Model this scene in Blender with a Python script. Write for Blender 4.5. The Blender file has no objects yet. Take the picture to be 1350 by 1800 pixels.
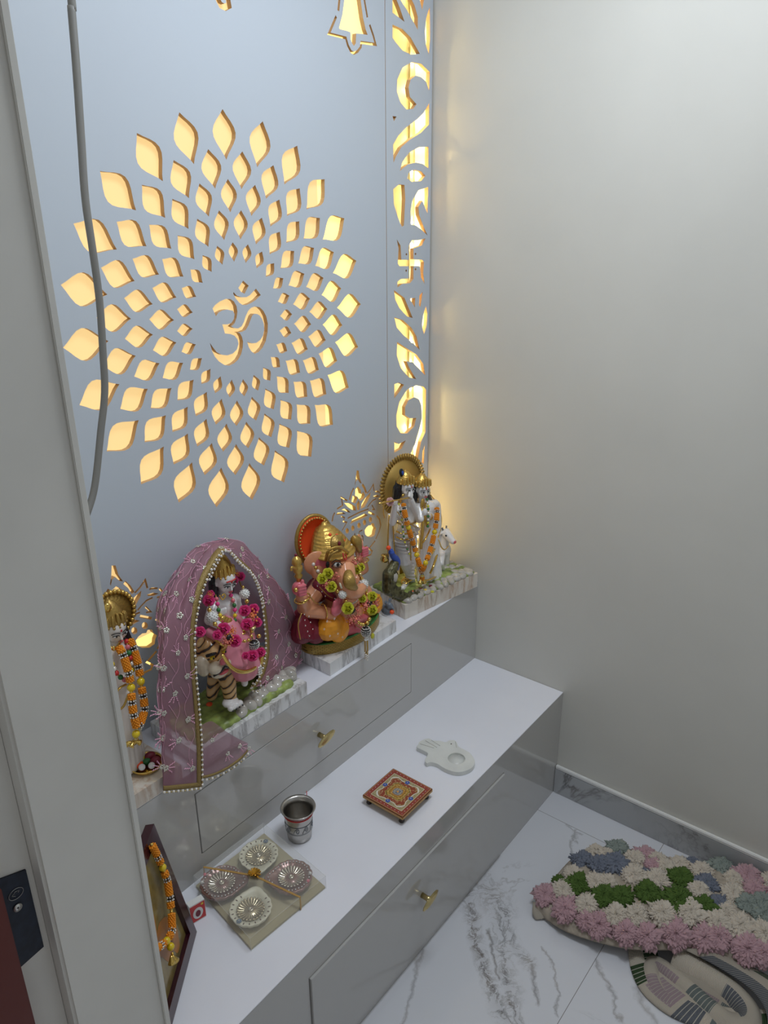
import bpy, bmesh, math, random
from mathutils import Vector, Matrix, noise
from math import sin, cos, pi, radians
random.seed(7)
sc = bpy.context.scene
col = sc.collection

# ------------------------------------------------------------------ camera
CAM = Vector((-1.93789, -1.36427, 1.79202))
ROW = [Vector((0.62111, -0.78367, -0.00869)), Vector((-0.29058, -0.21997, -0.93122)), Vector((0.72786, 0.58092, -0.36435))]
FPX = 1351.73
cam = bpy.data.cameras.new('camera'); cam_o = bpy.data.objects.new('camera', cam); col.objects.link(cam_o)
mw = Matrix((( ROW[0].x, -ROW[1].x, -ROW[2].x, CAM.x), (ROW[0].y, -ROW[1].y, -ROW[2].y, CAM.y), (ROW[0].z, -ROW[1].z, -ROW[2].z, CAM.z), (0, 0, 0, 1)))
cam_o.matrix_world = mw
cam.sensor_fit = 'VERTICAL'; cam.sensor_height = 24; cam.lens = FPX / 1800 * 24; cam.clip_start = .02
sc.camera = cam_o

# ------------------------------------------------------------------ light, world, exposure
sc.view_settings.view_transform = 'Standard'; sc.view_settings.look = 'None'
sc.view_settings.exposure = 0.0; sc.view_settings.gamma = 1.0; sc.view_settings.use_curve_mapping = False
w = bpy.data.worlds.new('world'); sc.world = w; w.use_nodes = True
w.node_tree.nodes['Background'].inputs[0].default_value = (.97, .98, 1, 1)
w.node_tree.nodes['Background'].inputs[1].default_value = .22
def area(name, loc, size, power, color, rot=(0, 0, 0), sy=None):
    l = bpy.data.lights.new(name, 'AREA'); l.energy = power; l.color = color; l.size = size
    if sy: l.shape = 'RECTANGLE'; l.size_y = sy
    o = bpy.data.objects.new(name, l); o.location = loc; o.rotation_euler = rot; col.objects.link(o); return o
area('ceiling_lamp_light', (-.72, -.78, 2.66), .5, 14.8, (.85, .92, 1.0))

# ------------------------------------------------------------------ pixel -> world point on a real plane
def PX(px, py, x=None, y=None, z=None):
    d = ROW[0] * ((px - 675) / FPX) + ROW[1] * ((py - 900) / FPX) + ROW[2]
    i, v = (0, x) if x is not None else (1, y) if y is not None else (2, z)
    return CAM + d * ((v - CAM[i]) / d[i])
def Y(px, py, y): return PX(px, py, y=y)
def Z(px, py, z): return PX(px, py, z=z)
H1, H2, D1, D2 = .3826, .6725, .5284, .2029
MX, MZ, MR = -.7496, 1.5609, .43

# ------------------------------------------------------------------ materials
def N(t, kind, **kw):
    n = t.nodes.new(kind)
    for k, v in kw.items():
        if k.startswith('i_'): n.inputs[int(k[2:])].default_value = v
        else: setattr(n, k, v)
    return n
def mat(name, c, rough=.5, metal=0, coat=0, sss=0, emit=None, es=0, alpha=1, trans=0, bump=0, bscale=100, var=0, vscale=8, spec=None, sheen=0):
    m = bpy.data.materials.new(name); m.use_nodes = True; t = m.node_tree; b = t.nodes['Principled BSDF']
    c = (*c, 1)
    b.inputs['Base Color'].default_value = c; b.inputs['Roughness'].default_value = rough; b.inputs['Metallic'].default_value = metal
    b.inputs['Coat Weight'].default_value = coat; b.inputs['Coat Roughness'].default_value = .08
    b.inputs['Alpha'].default_value = alpha; b.inputs['Transmission Weight'].default_value = trans
    if sheen: b.inputs['Sheen Weight'].default_value = sheen
    if spec is not None: b.inputs['Specular IOR Level'].default_value = spec
    if sss: b.inputs['Subsurface Weight'].default_value = sss; b.inputs['Subsurface Scale'].default_value = .01
    if emit: b.inputs['Emission Color'].default_value = (*emit, 1); b.inputs['Emission Strength'].default_value = es
    tc = N(t, 'ShaderNodeTexCoord')
    if bump:
        nz = N(t, 'ShaderNodeTexNoise'); nz.inputs['Scale'].default_value = bscale; nz.inputs['Detail'].default_value = 3
        t.links.new(tc.outputs['Object'], nz.inputs['Vector'])
        bp = N(t, 'ShaderNodeBump'); bp.inputs['Strength'].default_value = bump; bp.inputs['Distance'].default_value = .002
        t.links.new(nz.outputs[0], bp.inputs['Height']); t.links.new(bp.outputs[0], b.inputs['Normal'])
    if var:
        nz = N(t, 'ShaderNodeTexNoise'); nz.inputs['Scale'].default_value = vscale; nz.inputs['Detail'].default_value = 4
        t.links.new(tc.outputs['Object'], nz.inputs['Vector'])
        r = N(t, 'ShaderNodeValToRGB'); r.color_ramp.elements[0].position = .35; r.color_ramp.elements[1].position = .65
        r.color_ramp.elements[0].color = tuple(v * (1 - var) for v in c[:3]) + (1,); r.color_ramp.elements[1].color = tuple(min(1, v * (1 + var * .6)) for v in c[:3]) + (1,)
        t.links.new(nz.outputs[0], r.inputs[0]); t.links.new(r.outputs[0], b.inputs['Base Color'])
    return m
def vein_mat(name, base, dark, scale, rough=.12, width=.03, coat=.3, amount=.8, stretch=(1, 1, 1), segs=None, tiles=None, rot=0, spec=None, m0=.5, m1=.68, loc=(0, 0, 0)):
    """marble: distorted noise contour veins, optional strong veins along given segments, optional tile joints"""
    m = bpy.data.materials.new(name); m.use_nodes = True; t = m.node_tree; L = t.links.new; b = t.nodes['Principled BSDF']
    b.inputs['Roughness'].default_value = rough; b.inputs['Coat Weight'].default_value = coat; b.inputs['Coat Roughness'].default_value = .05
    if spec is not None: b.inputs['Specular IOR Level'].default_value = spec
    tc = N(t, 'ShaderNodeTexCoord'); mp = N(t, 'ShaderNodeMapping'); mp.inputs['Scale'].default_value = stretch; mp.inputs['Location'].default_value = loc; mp.inputs['Rotation'].default_value = (0, .9 if m0 < .45 else 0, rot)
    L(tc.outputs['Object'], mp.inputs[0])
    n1 = N(t, 'ShaderNodeTexNoise'); n1.inputs['Scale'].default_value = scale; n1.inputs['Detail'].default_value = 6; n1.inputs['Roughness'].default_value = .6; n1.inputs['Distortion'].default_value = .6
    L(mp.outputs[0], n1.inputs['Vector'])
    def math(op, a, bb=None, cl=False):
        n = N(t, 'ShaderNodeMath', operation=op, use_clamp=cl)
        for i, v in enumerate((a, bb)):
            if v is None: continue
            if isinstance(v, (int, float)): n.inputs[i].default_value = v
            else: L(v, n.inputs[i])
        return n.outputs[0]
    a = math('ABSOLUTE', math('SUBTRACT', n1.outputs[0], .5))
    v1 = math('SUBTRACT', 1, math('DIVIDE', a, width), True)
    n2 = N(t, 'ShaderNodeTexNoise'); n2.inputs['Scale'].default_value = scale * .7; L(mp.outputs[0], n2.inputs['Vector'])
    mask = N(t, 'ShaderNodeMapRange'); mask.inputs[1].default_value = m0; mask.inputs[2].default_value = m1; L(n2.outputs[0], mask.inputs[0])
    v = math('MULTIPLY', math('MULTIPLY', math('POWER', v1, 1.6), mask.outputs[0]), amount)
    if segs:
        nd = N(t, 'ShaderNodeTexNoise'); nd.inputs['Scale'].default_value = 9; nd.inputs['Detail'].default_value = 6; nd.inputs['Roughness'].default_value = .65
        L(tc.outputs['Object'], nd.inputs['Vector'])
        s1 = N(t, 'ShaderNodeVectorMath', operation='SUBTRACT'); s1.inputs[1].default_value = (.5, .5, .5); L(nd.outputs['Color'], s1.inputs[0])
        s2 = N(t, 'ShaderNodeVectorMath', operation='MULTIPLY'); s2.inputs[1].default_value = (.09, .09, 0); L(s1.outputs[0], s2.inputs[0])
        s3 = N(t, 'ShaderNodeVectorMath', operation='ADD'); L(tc.outputs['Object'], s3.inputs[0]); L(s2.outputs[0], s3.inputs[1])
        n3 = N(t, 'ShaderNodeTexNoise'); n3.inputs['Scale'].default_value = 17; n3.inputs['Detail'].default_value = 7; n3.inputs['Roughness'].default_value = .7; n3.inputs['Distortion'].default_value = 1.2; L(s3.outputs[0], n3.inputs['Vector'])
        web = math('ADD', math('MULTIPLY', math('SUBTRACT', 1, math('DIVIDE', math('ABSOLUTE', math('SUBTRACT', n3.outputs[0], .5)), .055), True), .95), .22)
        for p, q, wd, k in segs:
            dx, dy = q[0] - p[0], q[1] - p[1]; l2 = dx * dx + dy * dy
            sb = N(t, 'ShaderNodeVectorMath', operation='SUBTRACT'); sb.inputs[1].default_value = (p[0], p[1], 0); L(s3.outputs[0], sb.inputs[0])
            fl = N(t, 'ShaderNodeVectorMath', operation='MULTIPLY'); fl.inputs[1].default_value = (1, 1, 0); L(sb.outputs[0], fl.inputs[0])
            dt = N(t, 'ShaderNodeVectorMath', operation='DOT_PRODUCT'); dt.inputs[1].default_value = (dx / l2, dy / l2, 0); L(fl.outputs[0], dt.inputs[0])
            h = math('ADD', dt.outputs['Value'], 0, True)
            sc_ = N(t, 'ShaderNodeVectorMath', operation='SCALE'); sc_.inputs[0].default_value = (dx, dy, 0); L(h, sc_.inputs['Scale'])
            df = N(t, 'ShaderNodeVectorMath', operation='SUBTRACT'); L(fl.outputs[0], df.inputs[0]); L(sc_.outputs[0], df.inputs[1])
            ln = N(t, 'ShaderNodeVectorMath', operation='LENGTH'); L(df.outputs[0], ln.inputs[0])
            f = math('MULTIPLY', math('POWER', math('SUBTRACT', 1, math('DIVIDE', ln.outputs['Value'], wd), True), 1.3), k)
            if wd > .018: f = math('MULTIPLY', f, web)
            v = math('MAXIMUM', v, f)
    mx = N(t, 'ShaderNodeMix', data_type='RGBA'); mx.inputs[6].default_value = (*base, 1); L(v, mx.inputs[0])
    dn = N(t, 'ShaderNodeTexNoise'); dn.inputs['Scale'].default_value = 11; L(tc.outputs['Object'], dn.inputs['Vector'])
    dr = N(t, 'ShaderNodeValToRGB'); dr.color_ramp.elements[0].position = .42; dr.color_ramp.elements[1].position = .62
    dr.color_ramp.elements[0].color = (*dark, 1); dr.color_ramp.elements[1].color = (dark[0] * 1.5, dark[1] * 1.25, dark[2] * 1.0, 1)
    L(dn.outputs[0], dr.inputs[0]); L(dr.outputs[0], mx.inputs[7])
    out = mx.outputs[2]
    if tiles:
        # joints on given world lines: (axis, coordinate)
        sx = N(t, 'ShaderNodeSeparateXYZ'); L(tc.outputs['Object'], sx.inputs[0]); j = None
        for ax, c0 in tiles:
            e = math('LESS_THAN', math('ABSOLUTE', math('SUBTRACT', sx.outputs[ax], c0)), .0008)
            j = e if j is None else math('MAXIMUM', j, e)
        m2 = N(t, 'ShaderNodeMix', data_type='RGBA'); L(j, m2.inputs[0]); L(out, m2.inputs[6]); m2.inputs[7].default_value = (.25, .24, .24, 1); out = m2.outputs[2]
    L(out, b.inputs['Base Color'])
    return m
M = {}
M['wall'] = mat('wall_paint', (.66, .65, .60), .6, bump=.05, bscale=60, var=.03, vscale=3)
M['ceil'] = mat('ceiling_paint', (.8, .82, .84), .8)
M['jamb'] = mat('jamb_paint', (.78, .77, .72), .5, bump=.06, bscale=40, var=.04, vscale=6)
M['panel'] = mat('panel_laminate', (.55, .60, .66), .42, spec=.4)
M['cut'] = mat('cut_board_edge', (.50, .34, .19), .7, bump=.3, bscale=200)
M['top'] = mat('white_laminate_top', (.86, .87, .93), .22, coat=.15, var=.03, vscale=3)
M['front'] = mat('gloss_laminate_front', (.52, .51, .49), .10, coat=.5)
M['joint'] = mat('dark_joint', (.06, .06, .07), .6)
M['backing'] = mat('cavity_backing', (.92, .84, .58), .5)
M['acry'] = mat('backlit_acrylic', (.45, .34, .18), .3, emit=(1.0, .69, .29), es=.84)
M['acry2'] = mat('backlit_acrylic_led_glow', (.6, .5, .3), .3, emit=(1.0, .76, .25), es=1.25)  # nearer diode light painted in as stronger, yellower emission of the same sheet
M['ledw'] = mat('led_diode_soft', (1, .9, .6), .3, emit=(1, .68, .24), es=170)
M['led'] = mat('led_diode', (1, .9, .6), .3, emit=(1, .72, .27), es=750)
M['tape'] = mat('led_tape', (.9, .82, .6), .5)
M['cord'] = mat('grey_cord', (.22, .215, .20), .5)
M['gold'] = mat('gold_paint', (.62, .40, .10), .28, .75, bump=.5, bscale=260)
M['goldd'] = mat('antique_gold', (.42, .27, .07), .35, .6, bump=.6, bscale=220)
M['goldp'] = mat('polished_gold', (.80, .55, .15), .15, 1)
M['brass'] = mat('brushed_brass', (.62, .50, .24), .25, 1)
M['steel'] = mat('steel', (.50, .48, .45), .28, 1, bump=.15, bscale=90)
M['porc'] = mat('white_porcelain', (.82, .80, .79), .2, coat=.4)
M['black'] = mat('black_paint', (.012, .012, .014), .25)
M['red'] = mat('red_paint', (.60, .03, .03), .35)
M['lip'] = mat('lip_pink', (.62, .10, .12), .35)
M['crim'] = mat('crimson_cloth', (.18, .008, .025), .45, bump=.3, bscale=150)
M['redor'] = mat('red_orange', (.95, .10, .02), .5)
M['skin'] = mat('peach_skin', (.76, .33, .17), .28, var=.12, vscale=25, coat=.3)
M['pink'] = mat('pink_skin', (.72, .16, .20), .3, coat=.3, var=.15, vscale=40)
M['orange'] = mat('orange_cloth', (.90, .36, .02), .38, var=.2, vscale=20)
M['saff'] = mat('orange_weave', (.85, .30, .01), .5)
M['yel'] = mat('yellow_bead', (.80, .58, .01), .25, coat=.5)
M['ygr'] = mat('yellow_green_petal', (.62, .60, .04), .4)
M['berry'] = mat('coral_berry', (.75, .22, .16), .35, var=.3, vscale=60)
M['berryo'] = mat('orange_berry', (.85, .25, .08), .35)
M['rose'] = mat('pink_petal', (.80, .06, .26), .45)
M['pearl'] = mat('pearl', (.80, .76, .70), .15, .2, coat=.6)
M['rhine'] = mat('rhinestone', (.8, .8, .76), .1, .7)
M['green'] = mat('green_paint', (.03, .20, .05), .4, var=.4, vscale=40)
M['moss'] = mat('moss_green', (.30, .38, .10), .4, var=.45, vscale=45)
M['stone'] = mat('grey_glazed_rock', (.50, .47, .42), .15, coat=.5, var=.2, vscale=40)
M['blue'] = mat('blue_paint', (.04, .10, .45), .35)
M['pea'] = mat('peacock_feather', (.12, .11, .05), .35, .4, bump=.9, bscale=160, var=.6, vscale=90)
M['gown'] = mat('pink_gown', (.72, .25, .32), .4)
M['grey'] = mat('slate_paint', (.14, .17, .21), .4)
M['veil'] = mat('sheer_mauve_net', (.36, .17, .22), .6, alpha=.64, bump=.2, bscale=500)
M['embp'] = mat('pink_embroidery', (.85, .45, .60), .6)
M['seq'] = mat('sequin', (.85, .82, .72), .15, .7)
M['trim'] = mat('antique_gold_ribbon', (.33, .23, .08), .5, .4, bump=1, bscale=350)
M['slabw'] = vein_mat('white_grey_marble', (.80, .80, .80), (.16, .16, .17), 16, width=.10, stretch=(2.2, 2.2, .5), rot=.6, m0=.38, m1=.55, amount=.65)
M['slabt'] = vein_mat('cream_tan_marble', (.74, .68, .60), (.30, .18, .09), 14, width=.12, stretch=(2.4, 2.4, .5), rot=.6, m0=.38, m1=.55, amount=.6)
M['hand'] = mat('off_white_marble', (.74, .75, .71), .3, var=.06, vscale=20)
M['maroon'] = mat('maroon_lacquer', (.035, .004, .012), .2, coat=.4)
M['brown'] = mat('red_brown_veneer', (.12, .014, .006), .35, bump=.1, bscale=60)
M['plate'] = mat('navy_plate', (.012, .018, .035), .35, .3, bump=.1, bscale=90, var=.4, vscale=60)
M['white'] = mat('white_card', (.78, .78, .76), .6)
M['clear'] = mat('clear_plastic', (.93, .93, .90), .06, alpha=.16, coat=.4)
M['cream'] = mat('cream_enamel', (.74, .70, .52), .4)
M['tan'] = mat('beige_card', (.46, .40, .24), .6)
M['cop'] = mat('rose_enamel', (.26, .13, .10), .25, .3, coat=.4)
M['wax'] = mat('champagne_metal', (.55, .47, .30), .22, .85)
M['silv'] = mat('silver_metal', (.70, .64, .50), .16, .95)
M['rhgrey'] = mat('grey_gem', (.10, .16, .22), .2, coat=.5)
M['legd'] = mat('dark_turned_wood', (.02, .008, .006), .3)
M['woodg'] = mat('ochre_wood_edge', (.48, .28, .08), .45)

# ------------------------------------------------------------------ mesh helpers
def obj(name, bm, m, parent=None, smooth=True, label=None):
    me = bpy.data.meshes.new(name)
    if isinstance(bm, bmesh.types.BMesh):
        bm.to_mesh(me); bm.free()
    else: me = bm; me.name = name
    for mm in (m if isinstance(m, (list, tuple)) else [m]): me.materials.append(mm)
    if parent is not None and parent.get('_o') is None: pass
    off = Vector((0, 0, 0)); p = parent
    while p is not None: off += p.location; p = p.parent
    if off.length > 0: me.transform(Matrix.Translation(-off))
    for p_ in me.polygons: p_.use_smooth = smooth
    o = bpy.data.objects.new(name, me); col.objects.link(o); o.parent = parent
    if label: o['label'] = label
    return o
def thing(name, label, cat, loc, group=None):
    o = bpy.data.objects.new(name, None); col.objects.link(o); o.location = loc; o.empty_display_size = .02
    o['label'] = label; o['category'] = cat
    if group: o['group'] = group
    return o
def tag(o, label, cat, group=None):
    o['label'] = label; o['category'] = cat
    if group: o['group'] = group
    return o
def struct(name, bm, m, smooth=False):
    o = obj(name, bm, m, None, smooth); o['kind'] = 'structure'; return o
def box(bm, a, b, bev=0, mi=0):
    r = bmesh.ops.create_cube(bm, size=1)['verts']; a, b = Vector(a), Vector(b)
    for v in r:
        v.co = Vector([(a[i] + b[i]) / 2 + v.co[i] * (b[i] - a[i]) for i in range(3)])
    if bev:
        es = list({e for v in r for e in v.link_edges}); bmesh.ops.bevel(bm, geom=es, offset=bev, segments=2, affect='EDGES')
    return bm
def B(a, b, bev=0): return box(bmesh.new(), a, b, bev)
def uvs(bm, m, u, v):
    top = bm.verts.new(m @ Vector((0, 0, 1))); bot = bm.verts.new(m @ Vector((0, 0, -1))); R_ = []
    for j in range(1, v):
        t = pi * j / v; st_, ct = sin(t), cos(t); R_.append([bm.verts.new(m @ Vector((st_ * cos(2 * pi * i / u), st_ * sin(2 * pi * i / u), ct))) for i in range(u)])
    for i in range(u):
        k = (i + 1) % u; bm.faces.new((top, R_[0][i], R_[0][k])); bm.faces.new((bot, R_[-1][k], R_[-1][i]))
        for A_, B_ in zip(R_, R_[1:]): bm.faces.new((A_[i], B_[i], B_[k], A_[k]))
def ico(bm, c, r): uvs(bm, Matrix.Translation(c) @ Matrix.Diagonal((r, r, r, 1)), 6, 4)
def sph(bm, c, r, u=12, v=8, rot=None):
    if not isinstance(r, (tuple, list, Vector)): r = (r, r, r)
    m = Matrix.Translation(c)
    if rot is not None: m = m @ rot.to_4x4()
    uvs(bm, m @ Matrix.Diagonal((*r, 1)), u, v)
    return bm
def S(c, r, u=12, v=8, rot=None): return sph(bmesh.new(), c, r, u, v, rot)
def frame_of(d):
    d = Vector(d).normalized(); a = Vector((0, 0, 1)) if abs(d.z) < .9 else Vector((1, 0, 0))
    x = d.cross(a).normalized(); return x, d.cross(x).normalized(), d
def cap(bm, p, q, r1, r2, seg=12):
    p, q = Vector(p), Vector(q); x, y, d = frame_of(q - p); L = (q - p).length
    uvs(bm, Matrix.Translation(p) @ Matrix.Diagonal((r1, r1, r1, 1)), seg, 6 if seg < 10 else 8); uvs(bm, Matrix.Translation(q) @ Matrix.Diagonal((r2, r2, r2, 1)), seg, 6 if seg < 10 else 8)
    rg = [[bm.verts.new(c_ + (x * cos(2 * pi * k / seg) + y * sin(2 * pi * k / seg)) * r_) for k in range(seg)] for c_, r_ in ((p, r1), (q, r2))]
    bm.faces.new(rg[0]); bm.faces.new(rg[1][::-1])
    for k in range(seg): bm.faces.new((rg[0][k], rg[1][k], rg[1][(k + 1) % seg], rg[0][(k + 1) % seg]))
def spline(pts, n=6, closed=False):
    P = [Vector(p) for p in pts]; out = []; k = len(P)
    if k < 3 and not closed:
        return [P[0].lerp(P[1], i / n) for i in range(n + 1)]
    rng = range(k if closed else k - 1)
    for i in rng:
        g = (lambda j: P[j % k]) if closed else (lambda j: P[max(0, min(k - 1, j))])
        a, b, c, d = g(i - 1), g(i), g(i + 1), g(i + 2)
        for s in range(n):
            t = s / n
            out.append(.5 * ((2 * b) + (c - a) * t + (2 * a - 5 * b + 4 * c - d) * t * t + (3 * b - a - 3 * c + d) * t ** 3))
    if not closed: out.append(P[-1])
    return out
def tube(bm, pts, r, seg=8, closed=False, flat=1):
    P = [Vector(p) for p in pts]; n = len(P); rings = []; up = None
    for i in range(n):
        a = P[(i - 1) % n] if closed or i else P[0]; b = P[(i + 1) % n] if closed or i < n - 1 else P[-1]
        d = (b - a)
        if d.length < 1e-9: d = Vector((0, 0, 1))
        d.normalize()
        if up is None: up = frame_of(d)[0]
        x = (up - d * up.dot(d)).normalized(); up = x; y = d.cross(x)
        rr = r[i] if isinstance(r, list) else r
        rings.append([bm.verts.new(P[i] + x * rr * cos(2 * pi * k / seg) + y * rr * flat * sin(2 * pi * k / seg)) for k in range(seg)])
    for i in range(n if closed else n - 1):
        A, Bq = rings[i], rings[(i + 1) % n]
        for k in range(seg): bm.faces.new((A[k], A[(k + 1) % seg], Bq[(k + 1) % seg], Bq[k]))
    if not closed:
        bm.faces.new(rings[0][::-1]); bm.faces.new(rings[-1])
    return bm
def T(pts, r, seg=8, closed=False, n=6, flat=1): return tube(bmesh.new(), spline(pts, n, closed), r, seg, closed, flat)
def lathe(prof, c, seg=32, axis=(0, 0, 1), bm=None, scal=None, close=False):
    bm = bm or bmesh.new(); x, y, d = frame_of(axis); c = Vector(c); rings = []
    for r, h in prof:
        rg = []
        for k in range(seg):
            a = 2 * pi * k / seg; q = scal(a, r, h) if scal else 1
            rg.append(bm.verts.new(c + d * h + (x * cos(a) + y * sin(a)) * max(r, 1e-5) * q))
        rings.append(rg)
    for A, Bq in zip(rings, rings[1:]):
        for k in range(seg): bm.faces.new((A[k], A[(k + 1) % seg], Bq[(k + 1) % seg], Bq[k]))
    if close:
        bm.faces.new(rings[0][::-1]); bm.faces.new(rings[-1])
    return bm
def disc(c, n, r, th, seg=20, bm=None): return lathe([(0, 0), (r, 0), (r, th), (0, th)], c, seg, n, bm)
def prism(poly, z0, z1, bm=None, bev=0):
    bm = bm or bmesh.new(); vs = [bm.verts.new((p[0], p[1], z0)) for p in poly]
    f = bm.faces.new(vs); f.normal_update()
    if f.normal.z > 0: f.normal_flip()
    r = bmesh.ops.extrude_face_region(bm, geom=[f]); up = [g for g in r['geom'] if isinstance(g, bmesh.types.BMVert)]
    for v in up: v.co.z = z1
    bm.normal_update()
    if bev:
        es = [e for e in bm.edges if all(v.co.z == z1 for v in e.verts)]
        bmesh.ops.bevel(bm, geom=es, offset=bev, segments=3, affect='EDGES', profile=.6)
    return bm
def blob(name, fn, m, parent, vox=.0018, smooth=4, label=None):
    """one continuous sculpted body: overlapping volumes fused by a voxel remesh and smoothed"""
    bm = bmesh.new(); fn(bm); me = bpy.data.meshes.new('tmp'); bm.to_mesh(me); bm.free()
    o = bpy.data.objects.new('tmp', me); col.objects.link(o)
    r = o.modifiers.new('r', 'REMESH'); r.mode = 'VOXEL'; r.voxel_size = vox
    if smooth: s = o.modifiers.new('s', 'SMOOTH'); s.factor = .5; s.iterations = smooth
    dg = bpy.context.evaluated_depsgraph_get(); dg.update()
    nm = bpy.data.meshes.new_from_object(o.evaluated_get(dg)); bpy.data.objects.remove(o); bpy.data.meshes.remove(me)
    nm.materials.clear()
    return obj(name, nm, m, parent, True, label)
def curve_board(name, outer, holes, y0, y1, mats, parent=None, smooth=False):
    cu = bpy.data.curves.new('c', 'CURVE'); cu.dimensions = '2D'; cu.fill_mode = 'BOTH'; cu.extrude = (y1 - y0) / 2
    for pl in [outer] + holes:
        s = cu.splines.new('POLY'); s.points.add(len(pl) - 1); s.use_cyclic_u = True
        for i, p in enumerate(pl): s.points[i].co = (p[0], p[1], 0, 1)
    o = bpy.data.objects.new('c', cu); col.objects.link(o); dg = bpy.context.evaluated_depsgraph_get(); dg.update()
    me = bpy.data.meshes.new_from_object(o.evaluated_get(dg)); bpy.data.objects.remove(o)
    yc = (y0 + y1) / 2
    for v in me.vertices: v.co = (v.co.x, yc - v.co.z, v.co.y)
    me.materials.clear()
    r = obj(name, me, mats, parent, smooth)
    for p in me.polygons: p.material_index = 1 if abs(p.normal.y) < .5 else 0
    return r
def loft(rows, bm=None, closed_u=False):
    bm = bm or bmesh.new(); G = [[bm.verts.new(p) for p in r] for r in rows]
    for A, Bq in zip(G, G[1:]):
        for k in range(len(A) - 1): bm.faces.new((A[k], A[k + 1], Bq[k + 1], Bq[k]))
    return bm
def solid(bm, th):
    bmesh.ops.recalc_face_normals(bm, faces=bm.faces); bmesh.ops.solidify(bm, geom=bm.faces[:], thickness=th); return bm
D_SIGN='-1642,3195 -1627,3208 -1599,3221 -1564,3229 -1537,3226 -1518,3214 -1505,3193 -1502,3167 -1510,3141 -1524,3119 -1545,3107 -1527,3098 -1506,3094 -1484,3101 -1468,3119 -1455,3143 -1438,3165 -1419,3177 -1393,3181 -1365,3174 -1344,3156 -1328,3128 -1321,3094 -1326,3057 -1341,3017 -1363,2990 -1391,2972 -1417,2967 -1438,2984 -1450,3004 -1457,3028 -1427,3017 -1401,3016 -1374,3027 -1356,3044 -1346,3070 -1346,3097 -1355,3120 -1368,3137 -1384,3146 -1404,3148 -1417,3140 -1430,3120 -1443,3100 -1461,3082 -1487,3076 -1511,3077 -1498,3072 -1487,3055 -1482,3033 -1487,3004 -1500,2976 -1520,2955 -1546,2942 -1575,2936 -1602,2943 -1631,2963 -1652,2987 -1665,3015 -1674,3052 -1657,3027 -1640,3006 -1614,2991 -1581,2983 -1549,2987 -1523,3001 -1510,3026 -1514,3047 -1530,3065 -1553,3075 -1584,3081 -1595,3122 -1566,3119 -1543,3122 -1526,3138 -1520,3158 -1527,3174 -1559,3183 -1586,3182 -1611,3175 -1627,3161|-1517,3255 -1498,3237 -1471,3228 -1443,3226 -1421,3233 -1398,3248 -1381,3259 -1354,3228 -1387,3209 -1417,3198 -1446,3192 -1468,3194 -1487,3206 -1506,3226 -1518,3247|-1455,3299 -1424,3275 -1452,3242 -1471,3251 -1486,3270'
D_STRIP='-352,4588 -319,4560 -292,4530 -253,4476 -303,4489 -353,4501|-292,4570 -209,4595 -169,4562 -139,4514 -139,4458 -179,4490 -236,4533 -286,4565|-129,4603 -82,4611 -102,4552|-34,4577 -28,4428 -38,4359 -67,4405 -76,4458 -63,4525|-353,4450 -270,4442 -202,4416 -119,4352 -201,4339 -270,4348 -325,4376 -353,4393|-189,4306 -107,4308 -27,4278 -32,4188 -57,4227 -106,4246 -154,4248 -200,4224 -218,4186 -206,4144 -146,4114 -176,4090 -235,4082 -287,4112 -317,4158 -315,4212 -270,4271|-356,4042 -321,4042 -344,4018|-30,4128 -30,4024 -102,3980 -199,3942 -281,3899 -328,3852 -349,3821 -352,3908 -304,3955 -223,4004 -139,4042 -79,4079|-32,3914 -30,3805 -87,3826 -149,3830 -222,3818 -269,3796 -293,3783 -270,3829 -210,3877 -126,3906|-58,3766 -98,3738 -185,3733 -228,3748 -216,3775 -161,3793 -99,3788|-352,3693 -299,3718 -252,3715 -245,3645 -257,3509 -275,3502 -311,3551 -346,3618|-30,3708 -34,3570 -84,3637 -122,3604 -115,3562 -75,3506 -31,3451 -94,3485 -146,3507 -190,3515 -196,3584 -178,3638 -123,3690|-322,3439 -288,3405 -281,3330 -210,3326 -211,3402 -181,3429 -107,3429 -50,3436 -87,3398 -167,3386 -167,3327 -78,3320 -64,3305 -70,3244 -55,3184 -91,3222 -103,3286 -166,3290 -166,3219 -199,3199 -272,3200 -317,3184 -317,3214 -285,3227 -210,3226 -210,3292 -297,3297 -313,3311 -306,3391|-349,3172 -252,3122 -171,3001 -225,3015 -298,3069 -336,3118|-198,3112 -147,3113 -151,3059|-106,3122 -73,3141 -95,3057 -109,3067|-39,3056 -24,3010 -29,2946 -57,2893 -78,2951 -66,3006|-346,3023 -265,2999 -184,2947 -135,2893 -99,2806 -169,2856 -251,2907 -324,2963|-321,2882 -224,2831 -127,2781 -61,2717 -38,2643 -111,2699 -175,2746 -231,2757 -203,2713 -132,2635 -210,2660 -285,2726 -325,2805|-350,2642 -305,2643 -255,2622 -299,2588 -350,2557|-132,2597 -52,2574 -29,2553 -31,2282 -76,2229 -119,2093 -192,2112 -193,2166 -142,2226 -92,2323 -70,2381 -75,2461 -102,2505 -152,2528 -209,2521 -244,2485 -244,2434 -194,2404 -129,2394 -151,2344 -222,2316 -285,2330 -327,2382 -331,2451 -299,2529 -223,2587|-352,2293 -306,2269 -236,2275 -279,2232 -352,2224|-38,2202 -43,2074 -66,2089 -59,2161|-225,3356 -229,3351 -237,3351 -241,3357 -237,3363 -229,3362|-139,3355 -143,3349 -151,3349 -155,3355 -151,3361 -143,3361|-227,3269 -231,3263 -239,3264 -243,3270 -239,3275 -231,3275|-138,3271 -142,3265 -150,3266 -154,3272 -150,3278 -142,3277'
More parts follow.
